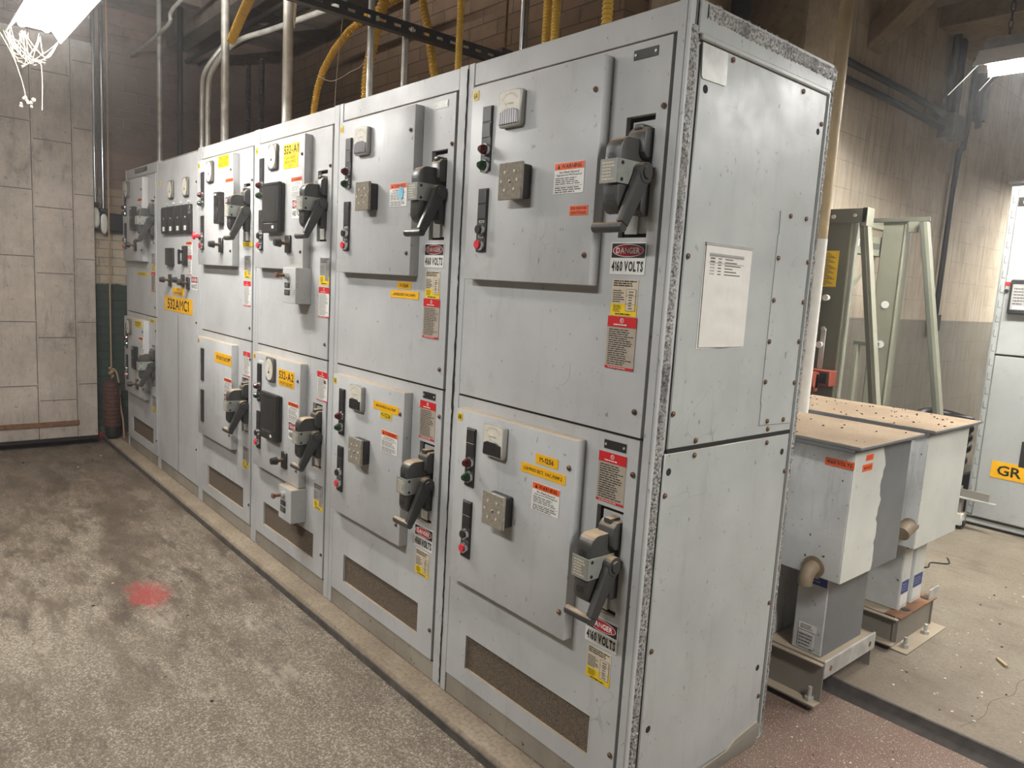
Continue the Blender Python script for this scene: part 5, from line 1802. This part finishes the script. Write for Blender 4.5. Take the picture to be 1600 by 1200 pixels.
tag(o, 'coiled black hose between the block wall and the grey control cabinet', 'hose')
mb = MB()
mb.box((-.24, -.24, .045), (.24, .24, .375), 'relay', .01)
o = build(mb, 'equipment_crate', loc=(-.80, 4.55, 0.0))
tag(o, 'dark crate under the coiled black hose', 'crate')

# ---------------------------------------------------------------- fittings on the block wall
CW = -1.6
bxo = thing('junction_box', 'grey junction box on the block wall where two conduits end', 'junction box', (CW, 5.93, 3.20))
part('box', None, lambda mb: mb.box((0, -.14, -.11), (.14, .13, .10), 'cap_dark', .006), bxo)
for k, z in enumerate((3.29, 3.165)):
    riser('wall_conduit', ('upper' if k == 0 else 'lower') + ' of the two sloping-away conduits along the block wall', 'conduit', [(CW + .05, 3.08, z + .02), (CW + .05, 4.9, z + .02), (CW + .05, 5.77, z - .0)], .026, 'darkconduit', 'conduits along the block wall', sub=1)
for k, y in enumerate((5.84, 5.98)):
    riser('wall_conduit', ('left' if k == 0 else 'right') + ' of the two dark risers above the junction box', 'conduit', [(CW + .06, y, 3.32), (CW + .06, y, 4.3)], .035, 'darkconduit', 'risers above the junction box', sub=1)
t_ = thing('wall_conduit', 'long black conduit dropping down the block wall to a small switch box', 'conduit', (CW, 6.3, 0))
part('pipe', None, lambda mb: mb.tube([(.06, .05, 4.3), (.06, .05, 3.5), (.06, .0, 3.1), (.04, -.04, 2.9), (.035, -.05, 1.5)], .026, 'black', 12), t_)
part('switch_box', None, lambda mb: mb.box((0, -.10, 1.34), (.07, .01, 1.50), 'black', .004), t_)
riser('overhead_conduit', 'dark conduit bending off the block wall above the right strip light', 'conduit', [(CW + .08, 6.55, 3.3), (CW + .08, 6.55, 3.65), (CW + .25, 6.55, 3.83), (CW + .5, 6.55, 3.86), (2.0, 6.55, 3.86)], .03, 'darkconduit')
mb = MB()
mb.box((0, -.06, -.22), (.10, .06, .22), 'darkconduit', .004)
o = build(mb, 'wall_bracket', loc=(CW, 6.62, 3.60))
tag(o, 'dark steel channel bracket on the block wall left of the right strip light', 'bracket')
riser('hanging_cable', 'black cable curling down the wall edge beside the concrete column', 'cable', [(-1.40, 3.10, 4.3), (-1.41, 3.11, 3.8), (-1.38, 3.12, 3.5), (-1.42, 3.14, 3.38), (-1.38, 3.2, 3.33)], .010, 'black')
riser('soil_pipe', 'dark pipe standing in the shadowed corner left of the concrete column', 'pipe', [(-1.5, 2.42, .045), (-1.5, 2.42, 4.3)], .06, 'darkconduit', sub=1)

# thin scattering volume added to imitate lens glare round the bright lamps
wt = world.node_tree
vs = wt.nodes.new('ShaderNodeVolumeScatter')
vs.inputs['Density'].default_value = 0.014
vs.inputs['Anisotropy'].default_value = 0.72
wt.links.new(vs.outputs[0], wt.nodes['World Output'].inputs['Volume'])
